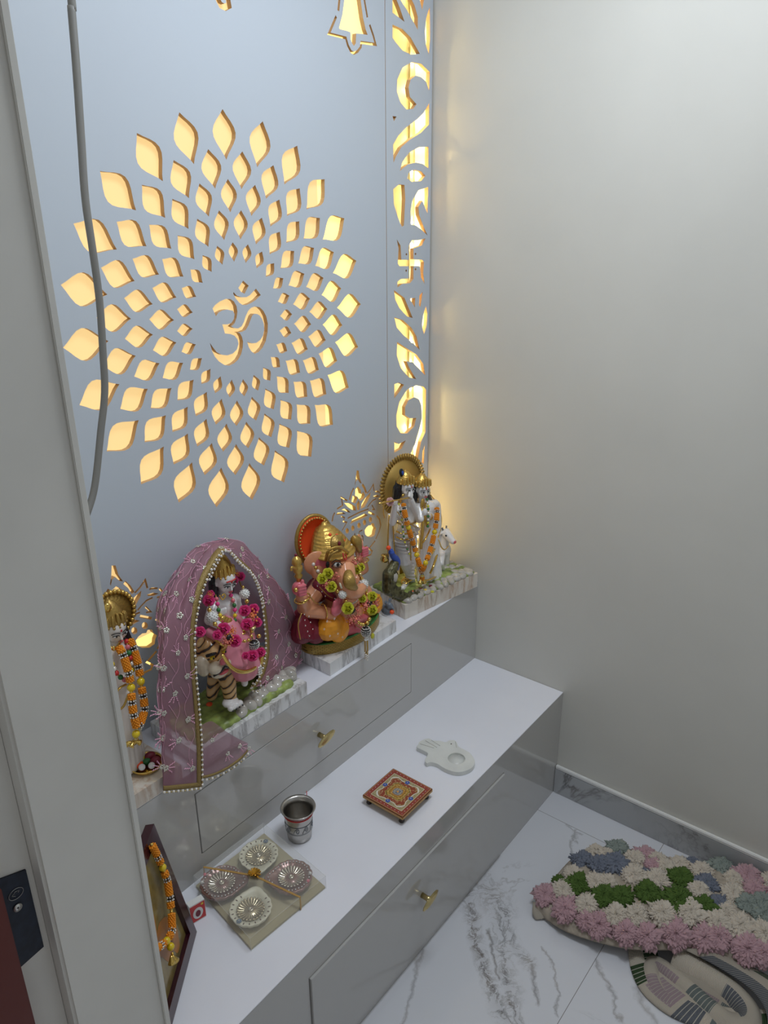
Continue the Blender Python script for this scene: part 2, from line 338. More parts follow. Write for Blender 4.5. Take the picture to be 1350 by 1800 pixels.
D_BELL='-713,4507 -715,4494 -732,4432 -758,4377 -752,4373 -702,4373 -677,4371 -676,4342 -664,4325 -653,4318 -640,4330 -635,4372 -595,4376 -549,4378 -564,4399 -582,4444 -598,4514 -608,4552 -630,4575 -658,4580 -684,4567 -703,4536|-738,4558 -744,4488 -753,4443 -766,4446 -757,4489 -751,4559|-770,4416 -817,4350 -707,4349 -692,4318 -673,4298 -655,4294 -631,4303 -608,4323 -603,4346 -498,4352 -512,4379 -538,4419 -528,4426 -501,4385 -478,4340 -593,4334 -597,4317 -624,4293 -654,4281 -679,4286 -703,4311 -715,4337 -841,4338 -780,4424|-569,4559 -564,4519 -544,4452 -555,4449 -576,4517 -581,4558'
D_BELLTWO='-1473,4403 -1467,4373 -1461,4364 -1447,4361 -1437,4366 -1439,4375 -1444,4408 -1420,4412 -1415,4379 -1410,4352 -1444,4336 -1475,4342 -1490,4363 -1497,4399'
D_POT='-704,2205 -686,2199 -679,2151 -662,2114 -678,2122 -695,2148 -711,2142 -722,2117 -724,2128 -713,2157|-651,2112 -630,2082 -615,2044 -629,2038 -643,2074 -663,2103|-729,2101 -749,2080 -768,2043 -779,2049 -759,2087 -737,2110|-697,2106 -674,2081 -664,2050 -650,2062 -635,2034 -644,2015 -681,2011 -701,2043 -724,2058 -720,2095|-745,2064 -729,2057 -706,2042 -703,2032 -718,2008 -739,2018 -756,2030|-694,2020 -682,1997 -688,1959 -707,1961 -712,1999|-581,2037 -590,2010 -612,1987 -640,1962 -675,1960 -666,1992 -633,2015|-616,2043 -589,2057 -552,2088 -545,2036 -554,2034 -559,2070 -584,2049 -611,2035|-541,2030 -528,2031 -497,2019 -500,2011 -530,2022 -540,2021|-557,2007 -524,2003 -496,1988 -524,1987 -552,1998|-486,2013 -469,1989 -462,1958 -509,1968 -507,1977 -475,1971 -478,1985 -494,2007|-530,1977 -562,1975 -589,1962 -611,1948 -615,1956 -593,1969 -564,1984 -530,1985|-603,1933 -689,1938 -793,1934 -793,1943 -689,1947 -602,1942|-774,1898 -753,1917 -641,1920 -609,1899 -642,1896|-820,2042 -764,2022 -724,1991 -717,1962 -750,1976 -790,2008|-794,2042 -837,2073 -832,2055 -827,2026 -880,2018 -881,2028 -838,2034 -841,2053 -849,2092 -789,2050|-846,2007 -821,2007 -791,1992 -766,1966 -782,1971 -817,1993|-892,1990 -876,2001 -827,1985 -807,1970 -842,1979|-897,2003 -911,1987 -920,1960 -931,1963 -921,1993 -905,2011|-846,1972 -815,1952 -826,1933 -794,1917 -839,1877 -844,1883 -809,1915 -838,1929 -826,1950 -850,1965|-568,1955 -540,1911 -574,1920 -571,1929 -556,1923 -576,1950|-602,1926 -545,1889 -552,1878 -609,1914|-526,1875 -497,1842 -486,1798 -502,1758 -537,1718 -544,1725 -510,1763 -496,1798 -506,1837 -533,1868|-735,1857 -737,1850 -741,1845 -747,1844 -753,1846 -759,1852 -763,1859 -764,1867 -762,1874 -758,1879 -752,1880 -746,1878 -740,1873 -736,1865|-679,1857 -681,1850 -685,1845 -691,1843 -698,1846 -704,1851 -707,1858 -709,1867 -707,1874 -703,1879 -697,1880 -690,1878 -684,1873 -680,1865|-628,1858 -629,1851 -634,1846 -640,1845 -647,1847 -652,1852 -656,1860 -658,1868 -656,1875 -652,1880 -646,1882 -639,1880 -633,1874 -629,1867|-573,1859 -574,1852 -579,1847 -585,1846 -592,1848 -598,1853 -602,1861 -603,1869 -601,1877 -597,1882 -591,1883 -584,1881 -578,1875 -574,1868|-786,1858 -788,1851 -792,1846 -798,1845 -804,1847 -810,1852 -813,1859 -815,1867 -813,1874 -809,1879 -803,1881 -796,1878 -791,1873 -787,1866|-627,1827 -605,1833 -586,1826 -577,1838 -555,1829 -550,1810 -534,1789 -545,1773 -551,1752 -580,1747 -618,1764 -639,1786 -644,1814|-663,1818 -690,1817 -696,1796 -704,1748 -712,1750 -703,1798 -695,1825 -663,1826|-669,1794 -656,1779 -658,1748 -666,1749 -664,1777 -675,1789|-731,1826 -727,1800 -718,1792 -723,1786 -734,1796 -739,1825|-544,1707 -595,1680 -569,1653 -585,1630 -644,1632 -643,1643 -590,1640 -583,1652 -612,1683 -549,1717|-690,1713 -619,1710 -631,1699 -664,1692 -691,1705|-662,1679 -626,1676 -621,1657 -654,1665'

# ================================================================== ROOM
M['floor'] = vein_mat('white_marble_tile', (.70, .71, .75), (.11, .10, .095), 2.3, rough=.12, width=.012, coat=.4, amount=.75, segs=[
    (Z(815, 1545, 0), Z(830, 1615, 0), .034, .8), (Z(830, 1615, 0), Z(850, 1700, 0), .028, .85), (Z(850, 1700, 0), Z(892, 1800, 0), .030, .85),
    (Z(845, 1550, 0), Z(880, 1600, 0), .065, .6), (Z(880, 1600, 0), Z(893, 1670, 0), .055, .6), (Z(893, 1670, 0), Z(900, 1760, 0), .032, .7), (Z(900, 1760, 0), Z(915, 1810, 0), .02, .8),
    (Z(885, 1600, 0), Z(908, 1655, 0), .022, .7), (Z(908, 1655, 0), Z(935, 1700, 0), .026, .65), (Z(935, 1700, 0), Z(941, 1765, 0), .010, .6),
    (Z(862, 1640, 0), Z(880, 1720, 0), .010, .7), (Z(743, 1665, 0), Z(722, 1740, 0), .009, .45), (Z(722, 1740, 0), Z(712, 1800, 0), .008, .45),
    (Z(955, 1665, 0), Z(975, 1720, 0), .006, .5), (Z(975, 1720, 0), Z(982, 1790, 0), .007, .5), (Z(1050, 1690, 0), Z(1080, 1745, 0), .010, .5), (Z(1080, 1745, 0), Z(1095, 1800, 0), .008, .5),
    (Z(1015, 1460, 0), Z(1003, 1500, 0), .007, .5), (Z(1000, 1452, 0), Z(1018, 1468, 0), .006, .45), (Z(1120, 1740, 0), Z(1150, 1800, 0), .014, .4)],
    tiles=[(1, -.896), (0, -.114)])
M['skirt'] = vein_mat('marble_skirting', (.44, .45, .46), (.07, .07, .07), 3.2, rough=.2, width=.035, stretch=(1, 1.2, 1.2), m0=.42, m1=.6, loc=(0, -.20, 0))
struct('floor', B((-2.9, -2.3, -.05), (.003, .0, 0)), M['floor'])
struct('wall_right', B((.003, -2.3, -.05), (.10, .11, 2.7)), M['wall'])
struct('wall_back', B((-1.64, .055, -.05), (.003, .11, 2.7)), M['backing'])
struct('ceiling', B((-1.64, -2.3, 2.7), (.1, .11, 2.76)), M['ceil'])
struct('wall_front', B((-1.64, -2.36, 0), (.1, -2.3, 2.7)), M['ceil'])
# left wall with the doorway the picture is taken through
bm = B((-1.642, -.588, 0), (-1.51, .055, 2.7), .004); struct('wall_left', bm, M['jamb'])
struct('wall_left', B((-1.80, -.563, 0), (-1.6425, -.30, 2.7)), M['jamb'])
struct('trim_1', B((-1.5165, -.592, 0), (-1.508, -.5885, 2.7), .001), M['jamb'])
struct('wall_left', B((-1.642, -2.3, 0), (-1.51, -1.75, 2.7), .004), M['jamb'])
# skirting on the right wall
struct('baseboard_right', B((-.009, -2.3, 0), (.0028, -D1 - .001, .094), .0008), M['skirt'])
struct('trim_2', B((-.009, -2.3, .0942), (.0028, -D1 - .001, .106), .002), M['white'])
# door frame edge with its strike plate
t = thing('door_frame', 'red-brown veneered door frame edge at lower left beside the lock plate', 'door frame', (-1.74, -.5, 0))
obj('frame_post', B((-1.80, -.592, 0.0), (-1.690, -.5635, 1.06), .002), M['brown'], t, False)
t = thing('strike_plate', 'dark navy metal lock strike plate set in the pale door jamb', 'lock plate', (-1.67, -.565, .97))
p = [Y(0, 1551, -.566), Y(48, 1528, -.566), Y(78, 1664, -.566), Y(38, 1701, -.566)]
bm = bmesh.new(); x0, x1 = -1.689, -1.6505
vs = [(x0, p[0].z + .006), (x1, p[1].z), (x1, p[2].z), (x0, p[3].z)]
f = bm.faces.new([bm.verts.new((x, -.5655, z)) for x, z in vs]); r = bmesh.ops.extrude_face_region(bm, geom=[f])
for v in r['geom']:
    if isinstance(v, bmesh.types.BMVert): v.co.y = -.5628
obj('plate', bm, M['plate'], t, False)
c = Y(31, 1595, -.566); obj('screw', disc(c, (0, -1, 0), .0055, .0012), M['rhine'], t)
bm = bmesh.new(); tube(bm, [c + Vector((0.0015 * i, -.0014, 0)) for i in (-1, 1)], .0005, 4); tube(bm, [c + Vector((0, -.0014, .0015 * i)) for i in (-1, 1)], .0005, 4)
obj('screw_slot', bm, M['black'], t)
c = Y(28, 1571, -.566); obj('stamped_oval', T([c + Vector((.009 * cos(a), -.0003, .0075 * sin(a))) for a in [i * pi / 8 for i in range(16)]], .0004, 5, True), M['steel'], t)
obj('stamped_swirl', T([c + Vector((.005 * cos(a) * (1 if i % 2 else .5), -.0003, .0035 * sin(a))) for i, a in enumerate([i * pi / 5 for i in range(8)])], .0003, 5), M['steel'], t)

# ================================================================== CARVED PANEL
def dec(s, dx=0, flip=None):
    L = [[tuple(int(v) / 2000 for v in q.split(',')) for q in p.split()] for p in s.split('|')]
    if flip is not None: return [[(2 * flip - x, z) for x, z in p] for p in L]
    return [[(x + dx, z) for x, z in p] for p in L]
holes = dec(D_SIGN) + dec(D_BELL) + dec(D_BELLTWO) + dec(D_POT) + dec(D_POT, -.797) + dec(D_BELL, flip=MX)
def petal(a, r0, r1, hw, k):
    pts = []; n = 9; rw = (r0 + r1) / 2
    for s in (1, -1):
        for i in range(n + 1):
            if s == -1 and i in (0, n): continue
            t_ = i / n; u = t_ if s == 1 else 1 - t_
            wv = hw * (sin(pi * u) ** 1.15) * (1 + .30 * sin(pi * u) - .20 * cos(pi * u)) / 1.27
            rr = r0 + (r1 - r0) * u
            pts.append((rr, s * wv))
    return [(MX + MR * (rr * sin(a) + wv * cos(a)), MZ + MR * (rr * cos(a) - wv * sin(a))) for rr, wv in pts]
for r0, r1, hw, o in [(.778, 1.0, .070, 0), (.652, .828, .060, .5), (.538, .692, .050, 0), (.412, .553, .046, .5), (.302, .397, .030, 0)]:
    for i in range(24): holes.append(petal(radians(15 * (i + o)), r0, r1, hw, 0))
t = thing('backlit_screen', 'pale blue-grey wall panel with backlit cut-out petal mandala', 'carved panel', (MX, .006, H2))
curve_board('panel_board', [(-1.3045, H2 + .0006), (-.2075, H2 + .0006), (-.2075, 2.6), (-1.3045, 2.6)], holes, 0, .012, [M['panel'], M['cut']], t)
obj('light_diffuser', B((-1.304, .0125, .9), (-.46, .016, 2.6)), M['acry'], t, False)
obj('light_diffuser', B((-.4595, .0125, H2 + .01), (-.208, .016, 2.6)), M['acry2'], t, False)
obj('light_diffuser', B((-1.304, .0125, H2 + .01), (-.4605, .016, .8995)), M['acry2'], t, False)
st = dec(D_STRIP)
low = [[(-.165, 1.055), (-.11, 1.07), (-.06, 1.03), (-.04, .96), (-.09, .92), (-.14, .95), (-.10, .99)], [(-.165, .90), (-.12, .89), (-.07, .84), (-.04, .76), (-.10, .79), (-.15, .83)]]
t = thing('carved_screen', 'narrow carved strip beside the right wall with scroll cut-outs and bright diodes', 'carved panel', (-.105, .006, H2))
curve_board('strip_board', [(-.2055, H2 + .0006), (-.002, H2 + .0006), (-.002, 2.6), (-.2055, 2.6)], st + low, 0, .012, [M['panel'], M['cut']], t)
t = thing('carved_screen', 'narrow carved strip at the far left behind the door jamb', 'carved panel', (2 * MX + .105, .006, H2))
curve_board('strip_board', [(-1.509, H2 + .0006), (-1.3055, H2 + .0006), (-1.3055, 2.6), (-1.509, 2.6)], dec(D_STRIP, flip=MX), 0, .012, [M['panel'], M['cut']], t)
obj('gap_light_blocker', B((-.0062, .0121, H2 + .001), (-.0021, .054, 2.6)), M['panel'], bpy.data.objects['carved_screen'], False)  # unseen board added to block diode light from the gap at the wall
# LED tape glued to the back of the cavity
t = thing('led_tape', 'vertical tape of glowing warm diodes behind the narrow carved strip', 'led light', (-.03, .05, H2))
obj('tape', B((-.036, .0485, .70), (-.022, .0500, 2.55)), M['tape'], t, False)
zz = .74
while zz < 2.5:
    obj('diode', S((-.029 + .003 * sin(zz * 9), .0455, zz), (.0036, .002, .0036), 8, 6), M['led'], t); zz += .068
t = thing('led_tape', 'unseen warm diode tape behind the flute couple figurine, added for the wall glow', 'led light', (-.075, -.012, H2 + .05))  # hidden source added to cast the warm glow low on the right wall
obj('tape', B((-.080, -.0135, .745), (-.070, -.0125, 1.0)), M['tape'], t, False)
obj('tape_clip', B((-.078, -.0126, .95), (-.072, .0, .956)), M['tape'], t, False)
zz = .77
while zz < .99:
    obj('diode', S((-.075, -.0155, zz), (.0036, .002, .0036), 8, 6), M['ledw'], t); zz += .035

# ================================================================== STEPPED CABINETS
def knob(parent, c):
    k = obj('knob', lathe([(0, .0), (.007, 0), (.0065, .016), (.0085, .022), (.0045, .026)], c, 20, (0, -1, 0)), M['brass'], parent)
    # long oval grip with facets, turned a little on its stem
    Rk = Matrix.Rotation(radians(-12), 3, 'Y')
    bm = lathe([(0, 0), (.010, 0), (.014, .002), (.014, .004), (.010, .007), (.0, .0085)], (0, 0, 0), 12, (0, -1, 0))
    for v in bm.verts: v.co = Rk @ Vector((v.co.x * 2.35, v.co.y, v.co.z * .95)) + c + Vector((0, -.024, 0))
    obj('knob_grip', bm, M['brass'], k, False)
def cab(name, label, yb, yf, zb, zt, ft, dx0, dx1, dz0, dz1, kc):
    t = thing(name, label, 'cabinet', (MX, (yb + yf) / 2, zb))
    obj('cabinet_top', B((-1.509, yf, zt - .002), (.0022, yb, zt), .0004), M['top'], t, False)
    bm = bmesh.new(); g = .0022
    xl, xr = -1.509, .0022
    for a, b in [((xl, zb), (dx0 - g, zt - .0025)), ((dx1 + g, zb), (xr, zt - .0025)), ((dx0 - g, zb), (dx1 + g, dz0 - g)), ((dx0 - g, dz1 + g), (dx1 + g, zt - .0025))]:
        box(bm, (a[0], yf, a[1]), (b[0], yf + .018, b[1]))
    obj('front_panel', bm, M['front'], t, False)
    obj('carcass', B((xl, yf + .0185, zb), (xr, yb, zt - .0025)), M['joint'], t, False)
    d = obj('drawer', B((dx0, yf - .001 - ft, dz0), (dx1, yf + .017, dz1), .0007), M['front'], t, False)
    knob(d, kc)
cab('upper_cabinet', 'upper low white cabinet step with wide drawer carrying the figurines', .052, -D2, H1, H2, 0, -1.152, -.362, .446, .611, Vector((-.762, -D2 - .001, .533)))
cab('lower_cabinet', 'lower glossy white cabinet step standing on the marble floor', -D2 + .001, -D1, .0, H1, .0045, -1.153, -.360, .030, .309, Vector((-.760, -D1 - .005, .202)))

# hanging cord
pts = [Y(118, -60, -.16), Y(126, 20, -.16), Y(135, 130, -.165), Y(143, 250, -.17), Y(150, 350, -.175), Y(163, 440, -.18), Y(175, 530, -.18), Y(181, 620, -.18), Y(184, 690, -.18), Y(177, 760, -.18), Y(168, 845, -.185), Y(158, 888, -.19), Y(140, 930, -.20), Y(100, 985, -.22), Vector((-1.4, -.23, 1.16)), Vector((-1.506, -.235, 1.14))]
tag(obj('electric_cord', T([pts[0] + Vector((0, 0, .5))] + pts, .0062, 10), M['cord']), 'grey electric cord hanging down in front of the carved panel', 'cord')

# ================================================================== PROPS ON THE LOWER STEP
# steel tumbler
cb = Vector((-.935, -.293, H1))
t = thing('tumbler', 'engraved steel tumbler with flared rim and red thread beside the diya box', 'cup', cb)
obj('cup_body', lathe([(0, 0), (.026, 0), (.029, .003), (.0305, .02), (.0325, .055), (.034, .068), (.0335, .074), (.038, .083), (.0425, .088), (.0418, .0895), (.036, .085), (.0318, .076), (.032, .068), (.030, .05), (.0275, .006), (0, .004)], cb, 48), M['steel'], t)
bm = bmesh.new()
for k in range(9):
    a0 = 2 * pi * k / 9
    pts = [cb + Vector(((.0318 + .0008 + .001 * (h / .02)) * cos(a0 + a), (.0318 + .0008 + .001 * (h / .02)) * sin(a0 + a), .034 + h)) for a, h in [(0, 0), (.18, .012), (.35, .016), (.45, .008), (.32, .002), (.22, .008), (.35, .012)]]
    tube(bm, spline(pts, 4), .0006, 5)
for h in (.030, .053): tube(bm, [cb + Vector(((.0312 + h * .035) * cos(a), (.0312 + h * .035) * sin(a), h)) for a in [i * pi / 20 for i in range(40)]], .0005, 5, True)
obj('engraving', bm, M['grey'], t)
bm = bmesh.new(); tube(bm, [cb + Vector((.0345 * cos(a), .0345 * sin(a), .0735)) for a in [i * pi / 20 for i in range(40)]], .0016, 6, True)
tube(bm, spline([cb + Vector((.033, .01, .0735)), cb + Vector((.042, .018, .079)), cb + Vector((.050, .020, .078)), cb + Vector((.056, .026, .083))], 4), .001, 5)
obj('red_thread', bm, M['red'], t)

# painted low stool
c0 = (Z(637, 1397, .411) + Z(763, 1387, .411)) / 2; c0 = Vector((-.694, -.408, H1)); hw = .0645
t = thing('painted_stool', 'tiny square wooden stool painted with a red and gold mandala', 'stool', c0)
m = bpy.data.materials.new('painted_mandala'); m.use_nodes = True; nt = m.node_tree; L_ = nt.links.new; b = nt.nodes['Principled BSDF']; b.inputs['Roughness'].default_value = .3
tc = N(nt, 'ShaderNodeTexCoord'); sp = N(nt, 'ShaderNodeSeparateXYZ'); L_(tc.outputs['Object'], sp.inputs[0])
def mth(op, a, bb=0.0):
    n = N(nt, 'ShaderNodeMath', operation=op)
    for i, v in enumerate((a, bb)):
        if isinstance(v, (int, float)): n.inputs[i].default_value = v
        else: L_(v, n.inputs[i])
    return n.outputs[0]
ax, ay = mth('ABSOLUTE', sp.outputs[0]), mth('ABSOLUTE', sp.outputs[1])
sq = mth('DIVIDE', mth('MAXIMUM', ax, ay), hw)
r1 = N(nt, 'ShaderNodeValToRGB'); r1.color_ramp.interpolation = 'CONSTANT'; L_(sq, r1.inputs[0]); e = r1.color_ramp.elements
e[0].position = 0; e[0].color = (.35, .30, .16, 1); e[1].position = .74; e[1].color = (.70, .60, .40, 1)
for p_, c_ in [(.765, (.27, .05, .03)), (.80, (.32, .06, .04)), (.93, (.55, .35, .15)), (.95, (.16, .03, .02))]:
    q = e.new(p_); q.color = (*c_, 1)
ang = mth('ARCTAN2', sp.outputs[1], sp.outputs[0]); rad = mth('DIVIDE', mth('SQRT', mth('ADD', mth('MULTIPLY', ax, ax), mth('MULTIPLY', ay, ay))), hw)
pet = mth('MULTIPLY', mth('ABSOLUTE', mth('COSINE', mth('MULTIPLY', ang, 8))), .035)
lob = mth('MULTIPLY', mth('COSINE', mth('MULTIPLY', ang, 4)), mth('MULTIPLY', mth('MULTIPLY', rad, rad), .26))
rr = mth('ADD', mth('ADD', rad, pet), lob)
r2 = N(nt, 'ShaderNodeValToRGB'); r2.color_ramp.interpolation = 'CONSTANT'; L_(rr, r2.inputs[0]); e = r2.color_ramp.elements
e[0].position = 0; e[0].color = (.75, .36, .08, 1); e[1].position = .07; e[1].color = (.12, .17, .25, 1)
for p_, c_ in [(.15, (.5, .42, .3)), (.18, (.12, .14, .22)), (.22, (.50, .25, .04)), (.30, (.25, .10, .02)), (.33, (.48, .28, .05)), (.42, (.10, .06, .02)), (.45, (.60, .45, .12)), (.47, (.30, .06, .03)), (.62, (.30, .12, .04)), (.66, (.72, .68, .60)), (.70, (.34, .29, .15))]:
    q = e.new(p_); q.color = (*c_, 1)
lt = mth('LESS_THAN', rr, .71); mx = N(nt, 'ShaderNodeMix', data_type='RGBA'); L_(lt, mx.inputs[0]); L_(r1.outputs[0], mx.inputs[6]); L_(r2.outputs[0], mx.inputs[7])
vo = N(nt, 'ShaderNodeTexVoronoi'); vo.inputs['Scale'].default_value = 190; L_(tc.outputs['Object'], vo.inputs['Vector'])
sm = mth('MULTIPLY', mth('LESS_THAN', vo.outputs['Distance'], .35), mth('LESS_THAN', sq, .73)); mx2 = N(nt, 'ShaderNodeMix', data_type='RGBA')
L_(mth('MULTIPLY', sm, .45), mx2.inputs[0]); L_(mx.outputs[2], mx2.inputs[6]); mx2.inputs[7].default_value = (.75, .62, .30, 1); L_(mx2.outputs[2], b.inputs['Base Color'])
o = obj('stool_top', B(c0 + Vector((-hw, -hw, .018)), c0 + Vector((hw, hw, .0285)), .002), [m, M['woodg']], t, False)
for p_ in o.data.polygons: p_.material_index = 0 if p_.normal.z > .9 else 1
# centre the pattern on the plate: mesh is stored relative to the stool's base point
bm = bmesh.new()
for i in range(11):
    for s in (-1, 1):
        v = (i - 5) / 5 * hw * .86
        for x, y in ((v, s * hw * .86), (s * hw * .86, v)): sph(bm, c0 + Vector((x, y, .0287)), (.0011, .0011, .0006), 6, 4)
obj('dot_inlay', bm, M['white'], t)
for a in range(4):
    aa = a * pi / 2 + pi / 2 * 0; q = c0 + Vector((cos(aa) * hw * .64, sin(aa) * hw * .64, .0286)); bm = bmesh.new()
    for k in range(5): sph(bm, q + Vector((.004 * cos(k * 1.257), .004 * sin(k * 1.257), 0)), (.0032, .0026, .0007), 8, 4)
    o = obj('painted_flower', bm, M['blue'], t); 
    obj('flower_centre', S(q + Vector((0, 0, .0008)), (.0014, .0014, .0008), 6, 4), M['white'], o)
for x in (-1, 1):
    for y in (-1, 1):
        obj('leg', lathe([(.004, 0), (.0068, .001), (.0075, .004), (.0055, .008), (.0072, .011), (.0065, .015), (.0055, .0182)], c0 + Vector((x * .052, y * .052, 0)), 14, close=True), M['legd'], t)

# marble hand-shaped holder
zt = H1 + .014
pp = [(630, 292), (655, 276), (690, 262), (725, 257), (760, 276), (830, 280), (880, 292), (915, 276), (965, 274), (988, 295), (1008, 335), (1060, 362), (1120, 402), (1152, 450), (1158, 495), (1120, 543), (1040, 573), (960, 572), (870, 540), (800, 497), (740, 482), (703, 492), (684, 462), (712, 410), (700, 388), (650, 362), (606, 338), (622, 312)]
pl = spline([Z(620 + x / 5.4, 1250 + y / 5.4, zt) for x, y in pp], 4, True)
if sum((a.x * b_.y - b_.x * a.y) for a, b_ in zip(pl, pl[1:] + pl[:1])) < 0: pl = pl[::-1]
hc = Z(620 + 985 / 5.4, 1250 + 447 / 5.4, zt); hr = .0235
t = thing('incense_holder', 'off-white marble hand-shaped holder with round hollow', 'incense holder', (hc.x, hc.y, H1))
cu = bpy.data.curves.new('c', 'CURVE'); cu.dimensions = '2D'; cu.fill_mode = 'BOTH'; cu.extrude = .0055; cu.bevel_depth = .0012; cu.bevel_resolution = 2; cu.offset = -.0012
for pq in (pl, [hc + Vector((hr * cos(a), hr * sin(a), 0)) for a in [i * pi / 18 for i in range(36)]]):
    s = cu.splines.new('POLY'); s.points.add(len(pq) - 1); s.use_cyclic_u = True
    for i, p_ in enumerate(pq): s.points[i].co = (p_.x, p_.y, 0, 1)
o = bpy.data.objects.new('c', cu); col.objects.link(o); dg = bpy.context.evaluated_depsgraph_get(); dg.update(); me = bpy.data.meshes.new_from_object(o.evaluated_get(dg)); bpy.data.objects.remove(o)
me.transform(Matrix.Translation((0, 0, H1 + .0067 + .0003))); me.materials.clear(); obj('hand_plate', me, M['hand'], t, False)
obj('hollow', disc(Vector((hc.x, hc.y, H1 + .001)), (0, 0, 1), hr + .001, .007, 30), M['hand'], t)
bm = bmesh.new()
for a_, b_ in [((640, 310), (770, 350)), ((690, 280), (800, 345)), ((745, 275), (830, 330)), ((975, 290), (985, 345))]:
    bm = bmesh.new(); tube(bm, [Z(620 + a_[0] / 5.4, 1250 + a_[1] / 5.4, zt + .0002), Z(620 + b_[0] / 5.4, 1250 + b_[1] / 5.4, zt + .0002)], .0005, 5)
    obj('finger_groove', bm, M['stone'], t)
sk_ = obj('stick_hole', disc(Z(620 + 935 / 5.4, 1250 + 312 / 5.4, zt - .0002), (0, 0, 1), .0018, .0006, 10), M['black'], t)

# framed picture leaning in the corner, garland over it
A = Vector((-1.265, -.309, H1 + .003)); d = Vector((-.787, -.617, 0)); nb = Vector((-.617, .787, 0)); tilt = .056 / .29
up = (nb * tilt + Vector((0, 0, 1))).normalized(); fn = -(nb - Vector((0, 0, tilt))).normalized()
W_, H_ = .235, .295
def FP(u, v, k=0): return A + d * u + up * v + fn * k + nb * .0
t = thing('picture_frame', 'dark maroon picture frame leaning behind the door jamb', 'picture frame', A)
def fbar(q, th0, th1, nm, mt, par):
    bm = bmesh.new(); vs0 = [bm.verts.new(FP(u, v, th0)) for u, v in q]; vs1 = [bm.verts.new(FP(u, v, th1)) for u, v in q]
    bm.faces.new(vs0); bm.faces.new(vs1[::-1]); n = len(q)
    for i in range(n): bm.faces.new((vs0[i], vs0[(i + 1) % n], vs1[(i + 1) % n], vs1[i]))
    bmesh.ops.recalc_face_normals(bm, faces=bm.faces); return obj(nm, bm, mt, par, False)
bw = .026
for q in [[(0, 0), (W_, 0), (W_ - bw, bw), (bw, bw)], [(0, H_), (bw, H_ - bw), (W_ - bw, H_ - bw), (W_, H_)], [(0, 0), (bw, bw), (bw, H_ - bw), (0, H_)], [(W_, 0), (W_, H_), (W_ - bw, H_ - bw), (W_ - bw, bw)]]:
    fbar(q, -.014, .004, 'frame_bar', M['maroon'], t)
M['pict'] = mat('faded_ochre_print', (.26, .19, .06), .25, var=.45, vscale=14, coat=.2)
pc = fbar([(bw - .002, bw - .002), (W_ - bw + .002, bw - .002), (W_ - bw + .002, H_ - bw + .002), (bw - .002, H_ - bw + .002)], -.012, -.006, 'picture', M['pict'], t)
for (u, v, r_) in [(.10, .10, .035), (.13, .16, .025), (.07, .06, .02)]:
    bm = bmesh.new(); f = [bm.verts.new(FP(u + r_ * (1 + .2 * sin(3 * a)) * cos(a), v + 1.2 * r_ * sin(a), -.0057)) for a in [i * pi / 9 for i in range(18)]]; bm.faces.new(f)
    obj('picture_shape', bm, mat('print_orange', (.42, .16, .02), .3, var=.3, vscale=30), pc, False)

# ---- bead garlands: woven tube sections, stone rings, yellow balls
def gpath(pts): return spline(pts, 12)
def rot_to(dv): x, y, dd = frame_of(dv); return Matrix((x, y, dd)).transposed()
def weave(a, b_, r):
    """short tube woven from seed beads"""
    bm = bmesh.new(); dv = b_ - a; L = dv.length; x, y, dd = frame_of(dv); n = max(2, int(L / (r * .42))); k = 8
    cap(bm, a + dd * r * .5, b_ - dd * r * .5, r * .78, r * .78, 8)
    for i in range(n):
        for j in range(k):
            an = 2 * pi * (j + .5 * i) / k; p_ = a + dd * (L * (i + .5) / n) + (x * cos(an) + y * sin(an)) * r * .82
            ico(bm, p_, r * .30)
    return bm
def ringbm(c, dv, r):
    bm = bmesh.new(); x, y, dd = frame_of(dv)
    for s in (-1, 1):
        for j in range(8):
            an = 2 * pi * j / 8; ico(bm, c + dd * s * r * .42 + (x * cos(an) + y * sin(an)) * r * .9, r * .26)
    return bm
def garland(name, label, paths, r, pattern, loc, group=None):
    """pattern: list of (kind, length) repeated along each path"""
    t = thing(name, label, 'garland', loc, group)
    for path in paths:
        P = gpath(path); cum = [0]
        for a, b_ in zip(P, P[1:]): cum.append(cum[-1] + (b_ - a).length)
        def pt(s):
            s = max(0, min(cum[-1], s))
            for i in range(len(P) - 1):
                if cum[i + 1] >= s:
                    return P[i].lerp(P[i + 1], (s - cum[i]) / max(1e-9, cum[i + 1] - cum[i]))
            return P[-1]
        obj('string', tube(bmesh.new(), P[::3] + [P[-1]], r * .16, 6), M['goldd'], t)
        s = 0; i = 0
        while s < cum[-1] - r * .5:
            kd, ln = pattern[i % len(pattern)]; i += 1; ln *= r; e_ = min(cum[-1], s + ln); a, b_ = pt(s), pt(e_); c = pt((s + e_) / 2)
            if (b_ - a).length < 1e-5: break
            if kd == 'o': obj('woven_bead', weave(a, b_, r), M['saff'], t)
            elif kd == 'r':
                q = obj('stone_ring', S(c, (r * .75, r * .75, r * .4), 10, 6, rot_to(b_ - a)), M['black'], t)
                obj('ring_stones', ringbm(c, b_ - a, r), M['rhine'], q)
            elif kd == 'y': obj('yellow_bead', S(c, r * 1.05, 12, 8), M['yel'], t)
            elif kd == 'g': obj('gold_bead', S(c, r * .5, 10, 6), M['goldp'], t)
            elif kd == 'p': obj('pearl_bead', S(c, r * .55, 10, 6), M['pearl'], t)
            elif kd == 'w':
                q = obj('studded_ball', S(c, r, 14, 8), M['white'], t); bm = bmesh.new()
                for k in range(60):
                    th = math.acos(1 - 2 * (k + .5) / 60); ph = k * 2.39996
                    ico(bm, c + Vector((sin(th) * cos(ph), sin(th) * sin(ph), cos(th))) * r, r * .17)
                obj('ball_studs', bm, M['rhine'], q)
            s = e_
    return t
